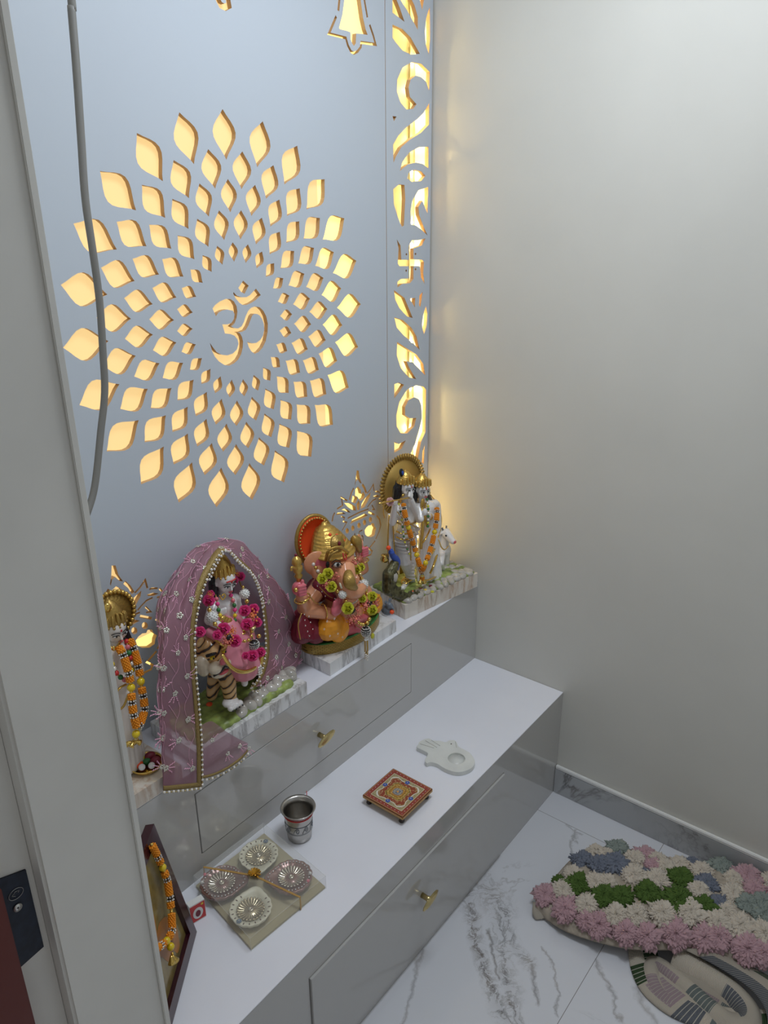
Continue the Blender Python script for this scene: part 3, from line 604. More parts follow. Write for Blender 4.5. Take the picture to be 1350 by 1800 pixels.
def bell_drop(t, c, r, axis=(0, 0, -1)):
    return obj('gold_bell', lathe([(0, 0), (r * .3, 0), (r * .45, r * .5), (r * .7, r * 1.3), (r, r * 2.0), (r * .9, r * 2.0), (r * .5, r * 1.2), (0, r * .8)], c, 16, axis), M['goldp'], t)
PAT = [('r', .9), ('o', 3.6), ('r', 1.1), ('o', 1.8), ('g', .7), ('y', 1.9), ('g', .6), ('o', 1.7)]
def onfr(px, py, k=.012):
    # point of the frame's slanted front plane seen at that spot
    dd = (PX(px, py, y=0) - CAM).normalized(); q = A + fn * k; return CAM + dd * ((q - CAM).dot(fn) / dd.dot(fn))
g = garland('bead_garland', 'orange bead garland hung over the maroon picture frame', [[onfr(*q) for q in [(266, 1483), (277, 1505), (288, 1530), (295, 1552), (299, 1580), (302, 1610), (303, 1632), (297, 1648), (286, 1660), (262, 1672), (240, 1660), (220, 1600)]]], .0072, [('g', .7), ('o', 3.8), ('r', 1.6), ('o', 1.6), ('g', .6), ('y', 2.0), ('g', .6), ('o', 1.5), ('r', 1.7), ('o', 3.6), ('r', 1.7), ('o', 1.6), ('g', .6)], A + Vector((-.05, -.05, .2)))
obj('yellow_bead', S(onfr(300, 1664, .014), .0075, 12, 8), M['yel'], g)
obj('gold_bead', S(onfr(303, 1676, .014), .003, 8, 6), M['goldp'], g)
bell_drop(g, onfr(303, 1680, .016), .0075, (.25, -.2, -1)); bell_drop(g, onfr(301, 1680, .020), .0075, (-.25, -.3, -1))

# matchbox
mc = Vector((-1.239, -.284, H1)); ra = Matrix.Rotation(radians(-12), 3, 'Z')
t = thing('matchbox', 'small matchbox with red label standing beside the picture frame', 'matchbox', mc)
def mb(a, b_, nm, mt, par=t):
    bm = B(a, b_); 
    for v in bm.verts: v.co = ra @ v.co + mc
    return obj(nm, bm, mt, par, False)
mb((-.0175, -.0075, .0), (.0175, .0075, .050), 'box_sleeve', M['white'])
lb = mb((-.0168, -.0079, .003), (.0168, -.0074, .047), 'red_label', M['red'])
bm = bmesh.new(); f = [bm.verts.new(ra @ Vector((.0115 * cos(a), -.0081, .023 + .015 * sin(a))) + mc) for a in [i * pi / 12 for i in range(24)]]; bm.faces.new(f); obj('label_oval', bm, M['white'], lb, False)
bm = bmesh.new(); f = [bm.verts.new(ra @ Vector((.006 * cos(a), -.0083, .022 + .009 * sin(a))) + mc) for a in [i * pi / 6 for i in range(12)]]; bm.faces.new(f); obj('label_emblem', bm, M['crim'], lb, False)
bm = bmesh.new(); f = [bm.verts.new(ra @ Vector((.011 + .003 * cos(a), -.0082, .042 + .003 * sin(a))) + mc) for a in [i * pi / 4 for i in range(8)]]; bm.faces.new(f); obj('label_emblem', bm, M['yel'], lb, False)
mb((.0176, -.006, .003), (.0178, .006, .047), 'striker_strip', M['brown'])

# clear box with four oil lamps
q = [Vector((-1.222, -.434, 0)), Vector((-1.011, -.449, 0)), Vector((-.985, -.222, 0)), Vector((-1.190, -.215, 0))]
bc = sum(q, Vector()) / 4; hb = .036
t = thing('gift_box', 'clear plastic box with a gold bow holding four oil lamps', 'box', (bc.x, bc.y, H1))
def shr(k): return [bc + (p_ - bc) * k for p_ in q]
o_ = shr(1)
obj('tray_card', prism([(p_.x, p_.y) for p_ in shr(.985)], H1 + .0005, H1 + .006), M['tan'], t, False)
bm = bmesh.new(); th = .0006
for i in range(4):
    a, b_ = o_[i], o_[(i + 1) % 4]; f = bm.faces.new([bm.verts.new((a.x, a.y, H1)), bm.verts.new((b_.x, b_.y, H1)), bm.verts.new((b_.x, b_.y, H1 + hb)), bm.verts.new((a.x, a.y, H1 + hb))])
bm.faces.new([bm.verts.new((p_.x, p_.y, H1 + hb)) for p_ in o_]); bmesh.ops.remove_doubles(bm, verts=bm.verts, dist=1e-5)
obj('clear_cover', bm, M['clear'], t, False)
bm = bmesh.new()
for i in range(4):
    a, b_ = o_[i].copy(), o_[(i + 1) % 4].copy(); a.z = b_.z = H1 + hb; tube(bm, [a, b_], .0006, 5); a2 = a.copy(); a2.z = H1; tube(bm, [a, a2], .0006, 5)
obj('cover_edge', bm, M['clear'], t)
# elastic band across and bow
ra_, rb_ = Z(392, 1500, H1 + hb + .001), Z(502, 1592, H1 + hb + .001)
ra_ = o_[3].lerp(o_[0], .22); ra_.z = H1 + hb + .001; rb_ = o_[0].lerp(o_[1], .66); rb_.z = ra_.z
ra_ = o_[2].lerp(o_[3], .86); ra_.z = H1 + hb + .001
rb_ = o_[1].lerp(o_[0], .36); rb_.z = ra_.z
bmid = Z(447, 1538, H1 + hb + .003)
sd = (rb_ - ra_).normalized().cross(Vector((0, 0, 1))) * .0022; dn = Vector((0, 0, -hb - .001)); ou = (ra_ - rb_).normalized() * .0012
bm = loft([[p_ - sd, p_ + sd] for p_ in (ra_ + dn + ou, ra_ + ou, Vector((bmid.x, bmid.y, H1 + hb + .0015)), rb_ - ou, rb_ + dn - ou)])
obj('elastic_ribbon', solid(bm, .0006), M['woodg'], t, False)
bm = bmesh.new()
for k in range(18):
    a = k * 2.4; el = .3 + .5 * ((k * 7) % 5) / 5; dv = Vector((cos(a) * cos(el), sin(a) * cos(el), sin(el))); c1 = bmid
    sidev = dv.cross(Vector((0, 0, 1))).normalized() * .0016
    Lp = .016; path = [c1, c1 + dv * Lp * .6 + Vector((0, 0, .003)), c1 + dv * Lp, c1 + dv * Lp * .55 - Vector((0, 0, .001)), c1]
    loft([[p_ - sidev, p_ + sidev] for p_ in spline(path, 3)], bm)
obj('bow', bm, mat('gold_bow_foil', (.60, .30, .03), .25, .6), t, False)

def diya(c, ang, kind, label):
    """tear-drop lamp bowl: scalloped outline pointing along ang"""
    t = thing('oil_lamp', label, 'oil lamp', c, None)
    R0 = .0435
    def out(a, r, sc_n=16, am=.045):
        u = (a + pi) % (2 * pi) - pi
        tip = math.exp(-(u / .38) ** 2) * .30
        return r * (1 + tip + am * abs(sin(a * sc_n / 2)) * (1 - math.exp(-(u / .5) ** 2)))
    rows = []
    prof = [(.55, 0), (.80, .004), (.93, .012), (1.0, .019), (1.0, .021), (.93, .0205), (.74, .018), (.70, .014)] if kind == 'c' else [(.55, 0), (.85, .004), (1.02, .012), (1.06, .019), (1.0, .021), (.93, .018), (.78, .016), (.70, .014)]
    for r, h in prof:
        rows.append([Vector((out(a, R0 * r) * cos(a + ang), out(a, R0 * r) * sin(a + ang), h)) + c for a in [2 * pi * i / 96 for i in range(97)]])
    bm = loft(rows); bm.faces.new([v for v in [bm.verts.new(p_) for p_ in rows[-1][:-1]]]); bm.faces.new([bm.verts.new(p_) for p_ in rows[0][:-1]][::-1]); bmesh.ops.remove_doubles(bm, verts=bm.verts, dist=1e-6)
    obj('lamp_bowl', bm, M['cream'] if kind == 'c' else M['cop'], t)
    bm = bmesh.new()
    if kind == 'c':
        for i in range(20):
            a = 2 * pi * (i + .5) / 20
            if abs((a + pi) % (2 * pi) - pi) < .5: continue
            x, y = cos(a + ang), sin(a + ang); r = out(a, R0 * .88)
            sph(bm, c + Vector((x * r, y * r, .0203)), (.0032, .0015, .0007), 8, 4, Matrix.Rotation(a + ang, 3, 'Z'))
        obj('rim_piercing', bm, mat('pierced_brown', (.14, .08, .04), .6), t)
        a = 2.7; x, y = cos(a + ang), sin(a + ang); r = out(a, R0 * .88); fc = c + Vector((x * r, y * r, .0225)); bm = bmesh.new()
        for k in range(6): sph(bm, fc + Vector((.0036 * cos(k * 1.05), .0036 * sin(k * 1.05), 0)), (.0026, .0026, .0012), 8, 5)
        f = obj('gem_flower', bm, M['rhgrey'], t); obj('flower_centre', S(fc + Vector((0, 0, .001)), .0014, 8, 5), M['rhine'], f)
    else:
        for i in range(34):
            a = 2 * pi * i / 34; r = out(a, R0 * .90); sph(bm, c + Vector((cos(a + ang) * r, sin(a + ang) * r, .0205)), .0019, 6, 5)
        obj('bead_rim', bm, M['rhine'], t)
        for dv_ in (-.25, .25):
            a = 2.9 + dv_; r = out(a, R0 * .97); obj('pearl', S(c + Vector((cos(a + ang) * r, sin(a + ang) * r, .0235)), .0038, 10, 6), M['pink'] if dv_ < 0 else M['pearl'], t)
    # fluted metal cup in the middle
    cc = c + Vector((0, 0, .0145)); n = 24; rows = []
    for r, h in [(.30, .001), (.9, .003), (1.0, .0045)]: rows.append((r, h))
    bm = bmesh.new(); R1 = R0 * .66
    for i in range(n):
        a = 2 * pi * i / n; da = 2 * pi / n
        cr = [Vector((cos(a + s * da * .36) * r, sin(a + s * da * .36) * r, h + (.0022 if s == 0 else 0) * (r / R1))) + cc for r, h in ((R1 * .22, .0), (R1 * .6, .001), (R1 * .95, .0035)) for s in (-1, 0, 1)]
        loft([cr[0:3], cr[3:6], cr[6:9]], bm)
        sph(bm, cc + Vector((cos(a) * R1 * .97, sin(a) * R1 * .97, .0042)), (.0030, .0030, .0016), 6, 4)
    k = obj('fluted_cup', bm, M['silv'] if kind == 'p' else M['wax'], t)
    obj('cup_base', disc(cc, (0, 0, 1), R1 * .98, .0012, 24), M['wax'] if kind == 'c' else M['cop'], k)
    obj('wick_boss', lathe([(0, 0), (R1 * .24, 0), (R1 * .2, .003), (R1 * .08, .0045), (R1 * .07, .002), (0, .002)], cc + Vector((0, 0, .0008)), 14), M['silv'], k)
    return t
zb = H1 + .0062
mid = Vector((-1.100, -.328, zb))
for px, py, kind, lab in [(455, 1505, 'c', 'cream pierced oil lamp at the back of the clear box, nearest the tumbler'), (441, 1600, 'c', 'cream pierced oil lamp at the front corner of the clear box'),
                         (390, 1553, 'p', 'rose-brown beaded oil lamp on the matchbox side of the clear box'), (512, 1543, 'p', 'rose-brown beaded oil lamp on the side of the clear box away from the matchbox')]:
    c = Z(px, py, zb + .014); c.z = zb; v = mid - c; diya(c, math.atan2(v.y, v.x), kind, lab)

# ================================================================== FIGURINES ON THE UPPER STEP
def rock(bm, c, r): sph(bm, c, r, 12, 8, Matrix.Rotation(random.random() * 3, 3, 'Z'))
def rose(parent, c, n, r, m, name='rose'):
    n = Vector(n).normalized(); x, y, n = frame_of(n); bm = bmesh.new()
    for ring, (cnt, rad, op, sz) in enumerate([(6, .62, .55, .62), (5, .42, .95, .52), (3, .2, 1.25, .36)]):
        for k in range(cnt):
            a = 2 * pi * (k + .5 * ring) / cnt + ring; dr = (x * cos(a) + y * sin(a)); td = n.cross(dr)
            rows = []
            for i in range(4):
                u = i / 3; el = op * (.5 + .8 * u) if ring else .15 + .5 * u * (1 - u) * 2
                base = dr * rad * r * .25 + (dr * cos(el) + n * sin(el)) * sz * r * u * 1.25 + n * r * .12 * ring
                wd = sz * r * 1.0 * (sin(pi * (.18 + .62 * u))); rows.append([c + base + td * wd * s - dr * wd * .35 * s * s + n * wd * .25 * s * s for s in (-1, -.5, 0, .5, 1)])
            loft(rows, bm)
    sph(bm, c + n * r * .18, r * .28, 8, 6)
    return obj(name, bm, m, parent)
def berries(parent, c, n, r, m, cnt=14, name='berry_cluster', rb=.17):
    n = Vector(n).normalized(); x, y, n = frame_of(n); bm = bmesh.new()
    for k in range(cnt):
        a = k * 2.4; rr = r * math.sqrt((k + .5) / cnt); ico(bm, c + (x * cos(a) + y * sin(a)) * rr + n * (r * .35 * cos(rr / r * 1.4) + .15 * r * random.random()), r * rb)
    sph(bm, c, r * .45, 8, 6)
    return obj(name, bm, m, parent)
def face(root, c, r, f, up=(0, 0, 1), mark='red_paint', blush=False, open_=1.0):
    f = Vector(f).normalized(); up = Vector(up); rt = f.cross(up).normalized(); up = rt.cross(f).normalized(); R_ = Matrix((rt, f, up)).transposed()
    def q(a, b_, k): return c + rt * a * r + up * b_ * r + f * k * r
    for s in (-1, 1):
        e = obj('eye', S(q(.36 * s, .10, .83), (r * .22, r * .10, r * .10), 10, 6, R_), M['white'], root)
        obj('iris', S(q(.36 * s, .10, .90), (r * .085, r * .06, r * .095), 8, 6, R_), M['black'], e)
        obj('eyelid_line', T([q(.12 * s, .08, .93), q(.26 * s, .19, .93), q(.42 * s, .21, .88), q(.62 * s, .14, .78)], r * .03, 5), M['black'], root)
        obj('eyebrow', T([q(.10 * s, .33, .95), q(.28 * s, .42, .91), q(.48 * s, .40, .82), q(.66 * s, .28, .70)], r * .035, 5), M['black'], root)
    obj('lips', T([q(-.18, -.50, .90), q(-.06, -.47, .97), q(0, -.49, .98), q(.06, -.47, .97), q(.18, -.50, .90)], r * .07, 6), M['lip'], root)
    obj('forehead_mark', S(q(0, .52, .93), (r * .08, r * .04, r * .13), 8, 6, R_), M['red'], root)
def headp(bm, c, r, f, up=(0, 0, 1)):
    f = Vector(f).normalized(); up = Vector(up); rt = f.cross(up).normalized(); up = rt.cross(f).normalized(); R_ = Matrix((rt, f, up)).transposed()
    sph(bm, c + up * r * .25, (r * .86, r * .92, r * .95), 16, 12, R_); sph(bm, c - up * r * .35 + f * r * .22, (r * .62, r * .66, r * .62), 14, 10, R_)
    cap(bm, c + f * r * .86 + up * r * .12, c + f * r * 1.02 - up * r * .20, r * .07, r * .12, 8); sph(bm, c + f * r * .62 - up * r * .80, r * .22, 8, 6)
    for s in (-1, 1): sph(bm, c + rt * s * r * .42 + f * r * .52 - up * r * .22, r * .30, 8, 6); sph(bm, c + rt * s * r * .86, (r * .10, r * .18, r * .28), 8, 6, R_)
def crown(root, c, r, f, h, name='crown', m=None):
    up = Vector((0, 0, 1)); bm = lathe([(r * .98, -.1 * r), (r * 1.05, 0), (r * 1.0, .15 * r), (r * .92, .3 * r), (r * .75, h * .5), (r * .45, h * .8), (r * .12, h), (0, h * 1.02)], c, 20)
    f = Vector(f).normalized(); rt = f.cross(up).normalized()
    for k in range(-3, 4):
        a = k * .38; d_ = f * cos(a) + rt * sin(a); hh = .55 * r * (1.5 - abs(k) * .22); sph(bm, c + d_ * r * 1.0 + up * hh * .6, (r * .16, r * .16, hh * .75), 8, 6)
        sph(bm, c + d_ * r * 1.08 + up * .05 * r, r * .12, 6, 4); sph(bm, c + d_ * r * .9 + up * hh * 1.2, r * .10, 6, 4)
    return obj(name, bm, m or M['gold'], root)
def strand(root, pts, r, cols, name='necklace_bead', n=10, maxn=40):
    P = spline(pts, n); acc = 0; k = 0; last = P[0]
    obj('necklace_string', tube(bmesh.new(), P[::3] + [P[-1]], r * .3, 5), M['goldd'], root)
    for a, b_ in zip(P, P[1:]):
        acc += (b_ - a).length
        if acc >= r * 2.1 and k < maxn: obj(name, S(b_, r, 8, 6), M[cols[k % len(cols)]], root); k += 1; acc = 0
def band(root, pts, r, m='goldp', name='gold_trim', flat=.6, n=6): return obj(name, T(pts, r * 1.3, 6, n=n, flat=flat), M[m], root)
def flatslab(t, poly, h, m, nm='marble_base'): return obj(nm, prism(poly, H2 + .0004, H2 + h, bev=.002), m, t, False)

# ---------------------------------------------------------------- 1. flute player and companion with cow
b0, b1, b3 = Vector((-.346, -.169, 0)), Vector((-.034, -.223, 0)), Vector((-.318, -.010, 0)); b2 = b1 + (b3 - b0)
kp = [(v.x, v.y) for v in (b0, b1, b2, b3)]
t1 = thing('flute_couple_figurine', 'white and gold figurine of a flute player and companion with a cow on tan marble', 'figurine', (-.19, -.11, H2))
flatslab(t1, kp, .048, M['slabt'])
G1 = H2 + .048
def gp(x, y, z=0): return Vector((x, y, G1 + z))
def ks(bm):
    cx = (b0 + b2) / 2
    for i in range(14):
        for j in range(8):
            u, v = (i + .5) / 14, (j + .5) / 8; p_ = b0 + (b1 - b0) * (.03 + .94 * u) + (b3 - b0) * (.05 + .9 * v); sph(bm, (p_.x, p_.y, G1 + .002), (.018, .016, .008 + .004 * noise.noise(p_ * 40)), 8, 6)
blob('grassy_ground', ks, M['moss'], t1, .003, 3)
for i in range(22):
    u = random.random(); e = i % 3; p_ = b0 + (b1 - b0) * (.04 + .92 * (i + .5) / 22) + (b3 - b0) * (.07 + .10 * (i % 2)); obj('rock', S((p_.x, p_.y, G1 + .005), (.015 + .006 * random.random(), .012, .009), 12, 8, Matrix.Rotation(random.random() * 3, 3, 'Z')), M['stone'], t1)
for i in range(9):
    p_ = b1 + (b0 - b1) * (.06 + .06 * (i % 3)) + (b3 - b0) * (.12 + .09 * i); obj('rock', S((p_.x, p_.y, G1 + .005), (.017, .013, .008), 12, 8, Matrix.Rotation(i, 3, 'Z')), M['stone'], t1)
for px, py, m_ in [(727, 1040, 'redor'), (739, 1035, 'crim'), (748, 1037, 'yel'), (757, 1030, 'crim'), (760, 1040, 'ygr')]:
    p_ = Z(px, py, G1 + .012); bm = bmesh.new()
    for k in range(5): sph(bm, p_ + Vector((.003 * cos(k * 1.26), .003 * sin(k * 1.26), 0)), .003, 6, 4)
    obj('painted_flower', bm, M[m_], t1)
# halo disc
hc_ = Y(708, 853, -.045); hr_ = .088; hn = Vector((-.12, -1, .05)).normalized()
hal = obj('halo_disc', disc(hc_, -hn, hr_, .005, 40), mat('satin_gold', (.55, .36, .10), .4, .6), t1)
bm = bmesh.new(); x, y, _ = frame_of(hn)
for k in range(54):
    a = 2 * pi * k / 54; dr = x * cos(a) + y * sin(a); p_ = hc_ + dr * hr_ + hn * .001; cap(bm, p_ - dr * .006, p_ + dr * .006, .0035, .0042, 6)
obj('halo_rim', bm, M['goldd'], hal)
obj('halo_stem', B(hc_ + Vector((-.008, .001, -.30)), hc_ + Vector((.008, .006, -.07))), M['goldd'], t1)
# man
YK = -.095; fk = Vector((-.25, -1, -.12)); KH = Y(714, 858, YK - .01); kr = .026
def man(bm):
    headp(bm, KH, kr, fk); cap(bm, KH - Vector((0, -.004, .018)), Y(713, 884, YK + .003), .011, .013)
    cap(bm, Y(703, 894, YK), Y(733, 888, YK), .016, .014); cap(bm, Y(716, 898, YK), Y(713, 925, YK), .028, .023); cap(bm, Y(713, 925, YK), Y(712, 945, YK), .024, .029)
    cap(bm, Y(700, 893, YK), Y(690, 918, YK - .012), .014, .011); cap(bm, Y(690, 918, YK - .012), Y(694, 888, YK - .03), .011, .008)
    cap(bm, Y(735, 888, YK), Y(736, 912, YK - .025), .015, .013); cap(bm, Y(736, 912, YK - .025), Y(722, 878, YK - .035), .012, .009)
    for k in range(4): cap(bm, Y(719 + k * 1.5, 872 + k, YK - .042), Y(720 + k * 1.5, 866 + k, YK - .036), .004, .0035, 8)
    for k in range(4): cap(bm, Y(692 + k * 1.5, 886, YK - .036), Y(693 + k * 1.5, 880, YK - .032), .004, .0035, 8)
    # legs in folded cloth
    cap(bm, Y(705, 945, YK), Y(712, 985, YK - .012), .026, .022); cap(bm, Y(712, 985, YK - .012), Y(724, 1022, YK - .004), .021, .011)
    cap(bm, Y(720, 945, YK), Y(724, 985, YK), .024, .018); cap(bm, Y(724, 985, YK), Y(716, 1025, YK + .006), .017, .010)
    cap(bm, Y(725, 1024, YK - .004), Y(734, 1033, YK - .02), .010, .008); cap(bm, Y(714, 1026, YK), Y(708, 1034, YK - .02), .010, .008)
    for k in range(12):
        u = k / 11; c = Y(706 + 16 * u, 950 + 66 * u, YK - .010); R1 = .027 - .013 * u
        tube(bm, [c + Vector((R1 * cos(a), R1 * .9 * sin(a), -.006 * cos(a))) for a in [i * pi / 8 for i in range(16)]], .0032, 6, True)
    # scarf falling at the left, sash across
    for k in range(5): cap(bm, Y(684 + k * 1.5, 905 + 3 * k, YK + .01), Y(684 + k * 2, 1000, YK + .012 - .003 * (k % 2)), .005, .006, 8)
    cap(bm, Y(700, 900, YK - .018), Y(735, 930, YK - .022), .006, .006); cap(bm, Y(697, 906, YK - .018), Y(733, 938, YK - .022), .005, .006)
blob('man_body', man, M['porc'], t1, .0016, 3)
face(t1, KH, kr, fk)
def khair(bm):
    sph(bm, KH + Vector((.002, .013, .010)), (.029, .022, .026)); cap(bm, KH + Vector((-.018, .018, 0)), KH + Vector((-.026, .02, -.045)), .014, .012); cap(bm, KH + Vector((.016, .014, 0)), KH + Vector((.02, .016, -.05)), .014, .010)
    cap(bm, KH + Vector((-.021, .004, .010)), KH + Vector((-.021, .006, -.02)), .006, .004)
blob('man_hair', khair, M['black'], t1, .0018, 2)
crown(t1, KH + Vector((0, .004, .020)), .026, fk, .034)
p_ = KH + Vector((-.016, .004, .05)); obj('peacock_feather', S(p_, (.010, .004, .015), 10, 8, Matrix.Rotation(-.5, 3, 'Y')), M['black'], t1); obj('feather_eye', S(p_ + Vector((0, -.004, 0)), (.005, .002, .008), 8, 6, Matrix.Rotation(-.5, 3, 'Y')), M['blue'], t1)
obj('earring', S(KH + Vector((-.023, -.006, -.014)), .005, 8, 6), M['goldp'], t1)
obj('flute', T([Y(666, 885, YK - .045), Y(724, 874, YK - .040)], .0024, 8), M['goldp'], t1)
obj('flute_tassel', T([Y(675, 885, YK - .043), Y(674, 900, YK - .043), Y(676, 910, YK - .043)], .0016, 6), M['gold'], t1)
rose(t1, Y(685, 882, YK - .035), (-.4, -1, .3), .014, M['pink'] if 0 else mat('pale_pink_petal', (.72, .45, .45), .4), 'wrist_flower')
band(t1, [Y(684, 905, YK + .004), Y(682, 950, YK + .002), Y(683, 1003, YK)], .0022); band(t1, [Y(691, 925, YK), Y(693, 960, YK - .004), Y(697, 1000, YK - .004)], .0020)
band(t1, [Y(697, 898, YK - .022), Y(710, 913, YK - .034), Y(734, 928, YK - .030)], .0016)
for y_ in (922, 938, 948): band(t1, [Y(697, y_ - 4, YK - .012), Y(707, y_, YK - .032), Y(722, y_ - 1, YK - .032), Y(731, y_ - 5, YK - .016)], .0028)
band(t1, [Y(720, 948, YK - .034), Y(722, 965, YK - .036), Y(722, 985, YK - .036)], .0018)
for px, py, r_ in [(737, 902, .013), (717, 1018, .012), (731, 1022, .012), (712, 1022, .011)]:
    c = Y(px, py, YK - .006); obj('bangle', T([c + Vector((r_ * cos(a), r_ * sin(a), .003 * cos(a))) for a in [i * pi / 8 for i in range(16)]], .0030, 6, True, 2), M['goldp'], t1)
for px, py in ((735, 1031), (741, 1020)): obj('gold_anklet', S(Y(px, py, YK - .022), (.009, .007, .007), 8, 6), M['goldp'], t1)
strand(t1, [Y(700, 880, YK - .02), Y(706, 910, YK - .036), Y(711, 950, YK - .04), Y(720, 975, YK - .042)], .0034, ['ygr', 'pearl', 'green', 'pearl'])
# companion
YR = -.115; RH = Y(742, 861, YR); fr = Vector((-.45, -1, -.15)); rr_ = .0255
def woman(bm):
    headp(bm, RH, rr_, fr); cap(bm, RH - Vector((0, -.004, .018)), Y(743, 884, YR + .003), .010, .012)
    cap(bm, Y(737, 893, YR), Y(764, 886, YR), .015, .015); cap(bm, Y(751, 893, YR), Y(752, 925, YR), .026, .022)
    cap(bm, Y(767, 888, YR), Y(768, 912, YR - .010), .014, .012); cap(bm, Y(768, 912, YR - .010), Y(750, 906, YR - .028), .012, .009)
    cap(bm, Y(737, 893, YR - .005), Y(740, 912, YR - .024), .012, .010); sph(bm, Y(747, 900, YR - .032), (.009, .008, .012))
    cap(bm, Y(752, 925, YR), Y(752, 1010, YR), .026, .040)
    for k in range(11):
        a = -pi * k / 10; c0_ = Y(752, 930, YR); c1_ = Y(752, 1016, YR); cap(bm, c0_ + Vector((.022 * cos(a), .020 * sin(a), 0)), c1_ + Vector((.047 * cos(a), .036 * sin(a), 0)), .005, .008, 8)
    for k in range(8): cap(bm, Y(768 + k * .6, 895, YR + .012), Y(764 + k * 1.5, 1000, YR + .014 - .003 * (k % 2)), .006, .007, 8)
    cap(bm, Y(748, 1026, YR - .02), Y(744, 1032, YR - .034), .009, .007); cap(bm, Y(757, 1022, YR - .02), Y(758, 1030, YR - .034), .009, .007)
blob('woman_body', woman, M['porc'], t1, .0018, 3)
face(t1, RH, rr_, fr)
def rhair(bm):
    sph(bm, RH + Vector((.006, .012, .008)), (.027, .022, .026)); cap(bm, RH + Vector((.018, .016, 0)), Y(766, 905, YR + .02), .013, .014); cap(bm, Y(766, 905, YR + .02), Y(772, 925, YR + .02), .014, .006); cap(bm, RH + Vector((-.016, .014, -.0)), RH + Vector((-.016, .014, -.03)), .011, .008)
blob('woman_hair', rhair, M['black'], t1, .0018, 2)
crown(t1, RH + Vector((.002, .004, .018)), .026, fr, .032)
band(t1, [Y(757, 870, YR + .012), Y(768, 885, YR + .012), Y(775, 905, YR + .010), Y(775, 925, YR + .008), Y(770, 945, YR + .004)], .0020)
band(t1, [Y(741, 884, YR - .012), Y(744, 915, YR - .03), Y(741, 950, YR - .034), Y(740, 965, YR - .036)], .0035, 'gold'); band(t1, [Y(748, 884, YR - .012), Y(747, 905, YR - .034), Y(750, 925, YR - .03)], .0026, 'gold')
for a_, b_ in [((742, 955), (756, 930)), ((745, 990), (764, 965)), ((756, 1008), (768, 975)), ((740, 1020), (768, 1012))]: band(t1, [Y(*a_, YR - .045), Y((a_[0] + b_[0]) / 2, (a_[1] + b_[1]) / 2 + 3, YR - .050), Y(*b_, YR - .032)], .0030)
obj('necklace_pendant', S(Y(743, 884, YR - .018), (.010, .004, .014), 8, 6), M['gold'], t1)
obj('bangle', S(Y(756, 908, YR - .026), (.005, .010, .011), 8, 6), M['goldp'], t1)
obj('earring', S(RH + Vector((.022, -.010, -.014)), .005, 8, 6), M['brass'], t1)
strand(t1, [Y(750, 872, YR - .018), Y(752, 886, YR - .03), Y(753, 900, YR - .042), Y(752, 925, YR - .04)], .0042, ['green', 'pearl', 'ygr', 'green', 'pearl'])
# cow
YC = -.118
def cow(bm):
    hd = Y(784, 938, YC); cap(bm, hd, hd + Vector((-.010, -.032, -.014)), .017, .010); sph(bm, hd + Vector((-.011, -.035, -.014)), (.011, .009, .009))
    cap(bm, hd + Vector((0, .006, -.006)), Y(779, 966, YC + .01), .015, .022); cap(bm, Y(779, 966, YC + .01), Y(776, 985, YC + .03), .026, .026)
    cap(bm, Y(784, 975, YC), Y(785, 1006, YC + .004), .012, .008); cap(bm, Y(776, 975, YC - .004), Y(775, 990, YC - .02), .012, .010); cap(bm, Y(775, 990, YC - .02), Y(780, 1004, YC - .01), .010, .007)
    for s in (-1, 1): cap(bm, hd + Vector((s * .014, .008, .006)), hd + Vector((s * .027, .010, .004)), .006, .004, 8)
blob('cow_body', cow, M['porc'], t1, .0018, 3)
hd = Y(784, 938, YC)
for s in (-1, 1):
    obj('horn', T([hd + Vector((s * .009, .006, .014)), hd + Vector((s * .012, .007, .022))], .0028, 6), M['grey'], t1)
    obj('cow_eye', S(hd + Vector((s * .012 - .004, -.011, .001)), (.003, .004, .003), 8, 6), M['black'], t1)
obj('cow_nose', S(hd + Vector((-.013, -.043, -.014)), (.007, .003, .005), 8, 6), M['lip'], t1)
band(t1, [Y(771, 948, YC - .01), Y(776, 962, YC - .022), Y(782, 966, YC - .022), Y(788, 960, YC - .012)], .0018)
obj('hoof', S(Y(785, 1007, YC + .002), (.009, .009, .004), 8, 6), M['grey'], t1)
# peacock
YP = -.125
def pea(bm):
    tube(bm, spline([Y(687, 966, YP), Y(690, 976, YP), Y(697, 986, YP), Y(692, 1000, YP)], 5), [.006 + .0006 * i for i in range(16)], 10)
    sph(bm, Y(688, 971, YP), (.009, .010, .008))
blob('peacock_neck', pea, M['blue'], t1, .0015, 2)
def peat(bm):
    cap(bm, Y(693, 992, YP), Y(684, 1010, YP), .015, .020); cap(bm, Y(684, 1010, YP), Y(683, 1035, YP), .020, .020); cap(bm, Y(683, 1035, YP), Y(712, 1050, YP - .025), .018, .014); cap(bm, Y(712, 1050, YP - .025), Y(733, 1045, YP - .03), .014, .007)
    for k in range(70):
        u = random.random(); q_ = (Y(684, 1012, YP).lerp(Y(683, 1038, YP), u * 2) if u < .5 else Y(683, 1038, YP).lerp(Y(733, 1046, YP - .03), (u - .5) * 2)); sph(bm, q_ + Vector((random.uniform(-.014, .014), -.014 - random.random() * .006, random.uniform(-.014, .014))), (.004, .003, .006), 6, 4)
blob('peacock_tail', peat, M['pea'], t1, .0016, 1)
obj('peacock_comb', S(Y(683, 963, YP), .007, 8, 6), M['redor'], t1); obj('peacock_wing', S(Y(694, 1015, YP - .016), (.012, .008, .016), 10, 8), M['stone'], t1)
obj('gold_pot', lathe([(0, 0), (.010, .002), (.013, .010), (.008, .018), (.011, .022), (0, .022)], Y(676, 988, YP + .02), 14), M['goldp'], t1)
